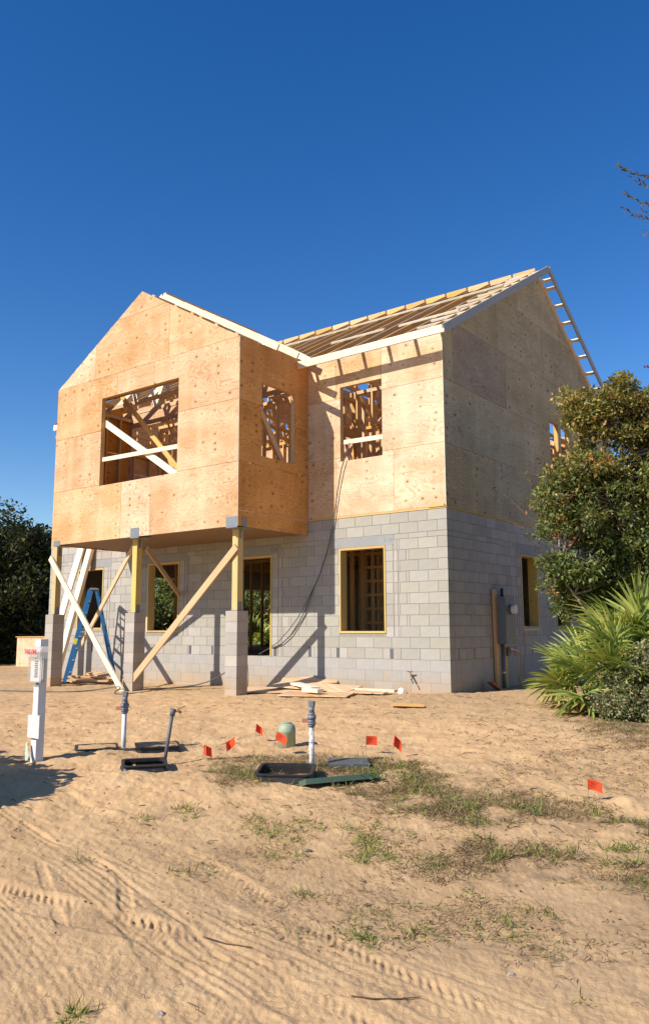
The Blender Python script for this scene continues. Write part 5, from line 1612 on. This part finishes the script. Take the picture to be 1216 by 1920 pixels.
cloud('crown', P, rdir(n), rdir(n), 0.05 * np.ones(n), 0.022 * np.ones(n), palette(n, [(0.16, 0.02, 0.02), (0.10, 0.02, 0.02)], [1, 1]), M_LEAF, t, .1)

# bare and leafy twigs of the oak reaching left over the wall
mb = MB(); P, D_ = [], []
for (u, v, u2, v2) in ((1040, 1000, 930, 913), (1060, 1030, 940, 965), (1050, 1040, 985, 995), (1040, 1095, 1000, 1100), (1050, 1085, 1000, 1030), (1030, 960, 985, 885), (1060, 905, 1010, 860), (1055, 1120, 1030, 1110), (1065, 1080, 1025, 1050), (1050, 1060, 990, 1010)):
    twig(mb, P, D_, None, cpt(u, v, 12.1), cpt(u2, v2, 11.9), rg, 0.009, 26 if u2 > 945 else 14)
ot = bpy.data.objects['scrub_oak']
mb.build('twigs', M_BARK, ot, True)
P = np.array([list(p) for p in P]); D_ = np.array([list(p) for p in D_]); n = len(P)
cloud('outer_leaves', P, D_, rdir(n), 0.06 * (.6 + .8 * RNG.random(n)), 0.022 * (.7 + .6 * RNG.random(n)), palette(n, [(0.09, 0.11, 0.04), (0.06, 0.085, 0.03), (0.42, 0.13, 0.04)], [5, 4, .8]), M_LEAF, ot, .1)
# a few bunches of dead orange leaves
P = []
for (u, v) in ((1042, 1000), (1050, 975), (1065, 1015), (1032, 1110), (1115, 870), (1098, 862), (1062, 940), (1140, 860)):
    c_ = cpt(u, v, 11.8)
    for k in range(10): P.append(np.array(c_) + RNG.normal(size=3) * 0.05)
P = np.array(P); n = len(P)
cloud('dead_leaves', P, rdir(n), rdir(n), 0.06 * np.ones(n), 0.022 * np.ones(n), palette(n, [(0.50, 0.15, 0.05), (0.35, 0.11, 0.05)], [1, 1]), M_LEAF, ot, .15)


# ------------------------------------------------------------------ palmettos
def frond_mesh(seed, L=0.62, nl=26, col=((0.29, 0.33, 0.08), (0.40, 0.41, 0.10), (0.17, 0.24, 0.065))):
    rng = np.random.default_rng(seed)
    V, F, Cc = [], [], []
    for i in range(nl):
        a = math.radians(-115 + 230 * i / (nl - 1)) + rng.normal() * 0.03
        l = L * (0.70 + 0.30 * math.cos(a * 0.7)) * (0.92 + .16 * rng.random())
        w_ = 0.028 * (0.9 + .3 * rng.random())
        d = np.array([math.cos(a), math.sin(a), 0]); s = np.array([-math.sin(a), math.cos(a), 0])
        c_ = np.array(col[rng.integers(len(col))]) * (0.8 + .45 * rng.random())
        lift = 0.16 * math.cos(a) + rng.normal() * 0.03
        dr = 0.16 + 0.18 * rng.random()
        prev = None; ns = 5
        for k in range(ns + 1):
            f = k / ns
            p = d * l * (0.03 + .97 * f) + np.array([0, 0, lift * f - dr * l * f ** 2.4])
            ww = w_ * (0.35 + 1.5 * f if f < .4 else 0.95 * (1 - (f - .4) / .6) ** .8) * (1.0)
            b_ = len(V)
            V += [p - s * ww, p + np.array([0, 0, -ww * .55]), p + s * ww]
            tipc = c_ * (1 if f < .85 else 1.25) + (np.array([.06, .03, 0]) if f > .9 else 0)
            Cc += [tipc] * 3
            if prev is not None: F += [(prev, prev + 1, b_ + 1, b_), (prev + 1, prev + 2, b_ + 2, b_ + 1)]
            prev = b_
    # petiole going back
    b_ = len(V)
    for k in range(4):
        p = np.array([-0.62 * k / 3, 0, -0.05 * (k / 3) ** 2 * 2])
        for q in range(4):
            an = q * math.pi / 2; V.append(p + np.array([0, math.cos(an) * .008, math.sin(an) * .006])); Cc.append(np.array([0.22, 0.25, 0.09]))
    for k in range(3):
        for q in range(4): F.append((b_ + k * 4 + q, b_ + k * 4 + (q + 1) % 4, b_ + (k + 1) * 4 + (q + 1) % 4, b_ + (k + 1) * 4 + q))
    me = bpy.data.meshes.new('frond'); me.from_pydata([tuple(v) for v in V], [], F)
    ca = me.color_attributes.new('col', 'FLOAT_COLOR', 'POINT'); cc = np.ones((len(V), 4)); cc[:, :3] = np.array(Cc); ca.data.foreach_set('color', cc.ravel())
    me.materials.append(M_PALM)
    return me


FR = [frond_mesh(40 + i) for i in range(6)]
FRD = [frond_mesh(60 + i, 0.5, 20, ((0.30, 0.22, 0.12), (0.22, 0.15, 0.08), (0.36, 0.30, 0.16))) for i in range(2)]


def palmetto(x, y, label, n, h, R, seed, bias=(0, 0), group='saw palmettos by the scrub oak', zoff=0.0, dead=3, scale=1.0, lo=5, hi=70):
    rg = random.Random(seed); g_ = H1(x, y) + zoff
    t = thing('saw_palmetto', label, 'palmetto', (x, y, g_ - zoff), group)
    st = MB().tube([(x, y, g_ - zoff - .1), (x + bias[0] * .1, y + bias[1] * .1, g_ + 0.25)], [.09, .06], 8).build('stem', M_BARK, t)
    for i in range(n):
        az = 2.4 * i + rg.uniform(-.3, .3); el = PR(rg.uniform(lo, hi))
        d = Vector((math.cos(az) * math.cos(el) + bias[0], math.sin(az) * math.cos(el) + bias[1], math.sin(el))).normalized()
        hubp = Vector((x, y, g_ + .1)) + d * rg.uniform(.55, 1.0) * h + Vector((0, 0, .05))
        fd = (d + Vector((0, 0, -0.35 + rg.uniform(-.15, .15)))).normalized()
        Y_ = Vector((0, 0, 1)).cross(fd); Y_.normalize(); Z_ = fd.cross(Y_)
        rl = rg.uniform(-.7, .7); Y2 = Y_ * math.cos(rl) + Z_ * math.sin(rl); Z2 = fd.cross(Y2)
        s = R * rg.uniform(.8, 1.15) / 0.62
        M = Matrix(((fd.x * s, Y2.x * s, Z2.x * s, hubp.x), (fd.y * s, Y2.y * s, Z2.y * s, hubp.y), (fd.z * s, Y2.z * s, Z2.z * s, hubp.z), (0, 0, 0, 1)))
        link(bpy.data.objects.new('frond', FR[i % 6]), t, M)
    for i in range(dead):
        az = rg.uniform(0, 6.28); d = Vector((math.cos(az), math.sin(az), -.1))
        hubp = Vector((x, y, g_ - zoff + .12)) + d * .35
        M = Matrix.Translation(hubp) @ Matrix.Rotation(az, 4, 'Z') @ Matrix.Rotation(.25, 4, 'Y')
        link(bpy.data.objects.new('frond', FRD[i % 2]), t, M)['label'] = 'dry brown fallen frond'


def at(u, d): c_ = cpt(u, 1179, d); return c_.x, c_.y


x, y = at(1108, 11.6); palmetto(x, y, 'low spreading palmetto nearest the house wall', 22, 0.66, 0.62, 1, (-.12, -.1), lo=5, hi=75)
x, y = at(1165, 11.2); palmetto(x, y, 'palmetto with many fans in the middle of the clump', 22, 0.70, 0.60, 2, (-.1, -.1), zoff=0.15, lo=15, hi=85)
x, y = at(1205, 11.7); palmetto(x, y, 'tall palmetto standing behind at the right edge', 22, 0.90, 0.64, 3, (-.15, -.1), zoff=0.45, lo=15, hi=85)
x, y = at(1300, 11.3); palmetto(x, y, 'palmetto cut off by the right edge', 12, 0.8, 0.55, 4, zoff=0.2)
for i, (u, d) in enumerate(((492, 27), (470, 29), (505, 31))):
    x, y = at(u, d); palmetto(x, y, ('nearest palmetto seen through the doorway', 'palmetto seen at the left side of the doorway view', 'farthest palmetto seen through the doorway')[i], 9, 0.95, 0.8, 10 + i, group='palmettos seen through the doorway', dead=0, zoff=.3)
# lichen pale shrub and litter at the right edge
sx, sy = at(1195, 10.5)
tree('leafy_shrub', 'pale leaved low shrub under the palmettos at the right edge', 'shrub', (sx, sy), [ell(1180, 1290, 10.5, 48, 50, .35), ell(1225, 1260, 10.5, 50, 60, .4), ell(1150, 1325, 10.4, 35, 25, .25), ell(1210, 1330, 10.3, 40, 35, .3)],
     170, 60, (0.045, 0.03), [(0.25, 0.26, 0.12), (0.16, 0.18, 0.08), (0.36, 0.34, 0.19), (0.09, 0.11, 0.045), (0.36, 0.15, 0.08)], [4, 4, 2, 2, .5], None, 0.02, 3, 0.13, 41, sub=5, limb_r=0.008, spread=.4)


# ------------------------------------------------------------------ grass, weeds and litter on the sand
def scatter(n, cx, cy, ra, rb, rng):
    """points in an ellipse whose long axis lies along the view's right direction"""
    a = rng.random(n) * 2 * math.pi; r = np.sqrt(rng.random(n)) * (0.75 + 0.5 * rng.random(n))
    u, v = np.cos(a) * r * ra, np.sin(a) * r * rb
    rx, ry = rt.x, rt.y; L = math.hypot(rx, ry); rx /= L; ry /= L
    return cx + u * rx - v * ry, cy + u * ry + v * rx


gx, gy, gl, gc, gt = [], [], [], [], []
rng = np.random.default_rng(5)
GREEN = [(0.18, 0.22, 0.045), (0.25, 0.27, 0.065), (0.12, 0.17, 0.04), (0.34, 0.31, 0.09)]
BROWN = [(0.28, 0.19, 0.10), (0.36, 0.26, 0.14), (0.16, 0.10, 0.06), (0.46, 0.36, 0.21), (0.24, 0.23, 0.09)]
for (cx, cy, ra, rb, kd) in PATCH:
    area = ra * rb
    tn = int(area * {'M': 340, 'D': 290, 'G': 300, 'g': 150, 'd': 110, 'w': 105}[kd]) + 3
    tx, ty = scatter(tn, cx, cy, ra, rb, rng)
    keep = vnoise(tx * 3, ty * 3, 30) + 0.5 * vnoise(tx * 9, ty * 9, 31) > (-0.12 if kd not in 'gw' else 0.03)
    tx, ty = tx[keep], ty[keep]
    for x, y in zip(tx, ty):
        nb = rng.integers(8, 24) if kd in 'MGD' else rng.integers(5, 14)
        s = {'M': .035, 'D': .04, 'G': .03, 'g': .03, 'd': .03, 'w': .035}[kd]
        ox, oy = rng.normal(size=nb) * s, rng.normal(size=nb) * s
        gr = {'M': .24, 'D': .10, 'G': .9, 'g': .7, 'd': .05, 'w': .4}[kd]
        isg = rng.random() < gr
        gx += list(x + ox); gy += list(y + oy)
        gl += list((0.05 + 0.07 * rng.random(nb)) * {'M': 1.1, 'D': .9, 'G': .85, 'g': .75, 'd': .6, 'w': .6}[kd] * (0.7 + .6 * rng.random()))
        gc += list(palette(nb, GREEN if isg else BROWN, [4, 3, 2, 1] if isg else [4, 4, 2, 1, 2], .3, rng))
        gt += [isg] * nb
gx, gy, gl, gc, gt = map(np.array, (gx, gy, gl, gc, gt))
gzz = height(gx, gy) - 0.004
n = len(gx)
D_ = rng.normal(size=(n, 3)) * np.array([.8, .8, .25]) + np.array([0, 0, .75])
gl = gl * np.where(gt, 0.85, 0.75)
D_[~gt] += rng.normal(size=((~gt).sum(), 3)) * np.array([.9, .9, .1])
D_[:, 2] = np.abs(D_[:, 2]) * np.where(gt, 1.0, .6)
C_ = np.stack([gx, gy, gzz], 1)
# flat matted straw in the thicker patches
fx, fy, fc = [], [], []
for (cx, cy, ra, rb, kd) in PATCH:
    if kd not in 'MDdw': continue
    m_n = int(ra * rb * {'M': 5200, 'D': 5200, 'd': 2200, 'w': 1300}[kd])
    qx, qy = scatter(m_n, cx, cy, ra, rb, rng)
    kp = vnoise(qx * 3, qy * 3, 30) + 0.6 * vnoise(qx * 10, qy * 10, 33) > -0.08
    fx += list(qx[kp]); fy += list(qy[kp])
fx, fy = np.array(fx), np.array(fy); m_n = len(fx)
FC = np.stack([fx, fy, height(fx, fy) + 0.004 + 0.018 * rng.random(m_n)], 1)
FD = rng.normal(size=(m_n, 3)) * np.array([1, 1, .12]); 
straw = cloud('matted_straw', FC, FD, rdir(m_n) * .3 + np.array([0, 0, 1.]), 0.03 + .06 * rng.random(m_n), 0.0035 + .003 * rng.random(m_n), palette(m_n, [(0.34, 0.25, 0.14), (0.20, 0.13, 0.075), (0.46, 0.37, 0.22), (0.25, 0.24, 0.09), (0.13, 0.085, 0.055)], [4, 4, 2, 1.5, 2], .25, rng), M_GRASS, None, .1)
tag(straw, 'flat matted dead straw lying on the sand among the weeds', 'straw', kind='stuff')
for nm, msk in (('green_grass', gt), ('dry_grass', ~gt)):
    o = cloud(nm, C_[msk], D_[msk], rdir(msk.sum()), gl[msk], 0.0065 * (.6 + .8 * RNG.random(msk.sum())), gc[msk], M_GRASS, None, .25)
    tag(o, 'thin green tufts scattered over the sand' if nm[0] == 'g' else 'dry brown matted grass and thatch on the sand', 'grass', kind='stuff')
# weed leaves near the green lid
wx, wy = scatter(260, 2.75, -6.25, .38, .22, rng)
C_ = np.stack([wx, wy, height(wx, wy) + 0.02 + 0.10 * rng.random(260)], 1)
tag(cloud('leafy_weeds', C_, rdir(260), rdir(260) * .5 + np.array([0, 0, 1]), 0.03 * np.ones(260), 0.018 * np.ones(260), palette(260, [(0.14, 0.19, 0.04), (0.24, 0.26, 0.06)], [2, 1]), M_GRASS, None, .2), 'small leafy weeds round the green lid', 'weeds', kind='stuff')

# twigs and leaf litter
mb = MB(); rg = random.Random(9)
for i in range(640):
    d_ = rg.uniform(3.2, 14.0) if i < 500 else rg.uniform(8.5, 11)
    d_ = d_ if i >= 500 or d_ > 5 or rg.random() < .4 else rg.uniform(6, 14)
    u = rg.uniform(20, 1250) if i < 500 else rg.uniform(850, 1230)
    x, y = at(u, d_)
    if y > -0.3 and x < 0.2: continue
    a = rg.uniform(0, 6.28) if rg.random() < .5 else YAW + rg.uniform(-.6, .6)
    L = rg.uniform(.02, .10) * (1 + 1.2 * (rg.random() < .06)) * (0.55 if d_ < 6 else 1.0)
    pts_ = []
    for q in range(4):
        xx = x + math.cos(a) * L * q / 3 + rg.uniform(-.012, .012); yy_ = y + math.sin(a) * L * q / 3 + rg.uniform(-.012, .012)
        pts_.append((xx, yy_))
    hz = height(np.array([p[0] for p in pts_]), np.array([p[1] for p in pts_]))
    lft = rg.uniform(.002, .02)
    mb.tube([(p[0], p[1], float(h_) + .003 + lft * math.sin(q)) for q, (p, h_) in enumerate(zip(pts_, hz))], rg.uniform(.0012, .0028) * (0.7 if d_ < 6 else 1.2), 4, cap=False)
tag(mb.build('fallen_twigs', M_TWIG), 'short dark twigs and roots strewn over the sand', 'twigs', kind='stuff')
nl = 3000
uu = rng.uniform(0, 1240, nl); dd = 13.8 - 9.5 * rng.random(nl) ** 1.8
uu[2400:] = rng.uniform(930, 1250, 600); dd[2400:] = rng.uniform(7.6, 10.2, 600)
r3 = [at(float(u), float(d)) for u, d in zip(uu, dd)]
lx = np.array([p[0] for p in r3]); ly = np.array([p[1] for p in r3])
ok = ~((ly > -0.1) & (lx < 0.1)); lx, ly = lx[ok], ly[ok]; nl = len(lx)
C_ = np.stack([lx, ly, height(lx, ly) + 0.006], 1)
D_ = rdir(nl) * np.array([1, 1, .25])
tag(cloud('leaf_litter', C_, D_, rdir(nl) * .5 + np.array([0, 0, 1.]), 0.012 + .03 * rng.random(nl) ** 2, 0.006 + .010 * rng.random(nl), palette(nl, [(0.13, 0.07, 0.04), (0.24, 0.11, 0.06), (0.07, 0.045, 0.03), (0.30, 0.22, 0.13)], [4, 2, 3, 1.5]), M_GRASS, None, .3),
    'dead brown leaves and bits scattered over the sand', 'leaf litter', kind='stuff')
# a few larger roots lying in the foreground
for i, (p, lab) in enumerate(((((4.75, -9.70), (4.84, -9.66), (4.93, -9.58), (4.98, -9.50)), 'bent thin stick on the sand at the bottom middle'),
                              (((3.75, -9.62), (3.9, -9.60), (4.05, -9.57)), 'short pale root lying in the tyre track'),
                              (((0.3, -6.0), (0.34, -5.93), (0.4, -5.85)), 'dark stick lying behind the leaning pipe'))):
    q = [(x, y, H1(x, y) + .008) for x, y in p]
    tag(MB().tube(q, [.004, .0035, .003, .002][:len(q)], 5).build('stick', M_TWIG), lab, 'stick')
for x, y, hh in ((-0.05, -5.9, .10), (2.15, -8.55, .13), (1.58, -8.9, .1)):
    pass
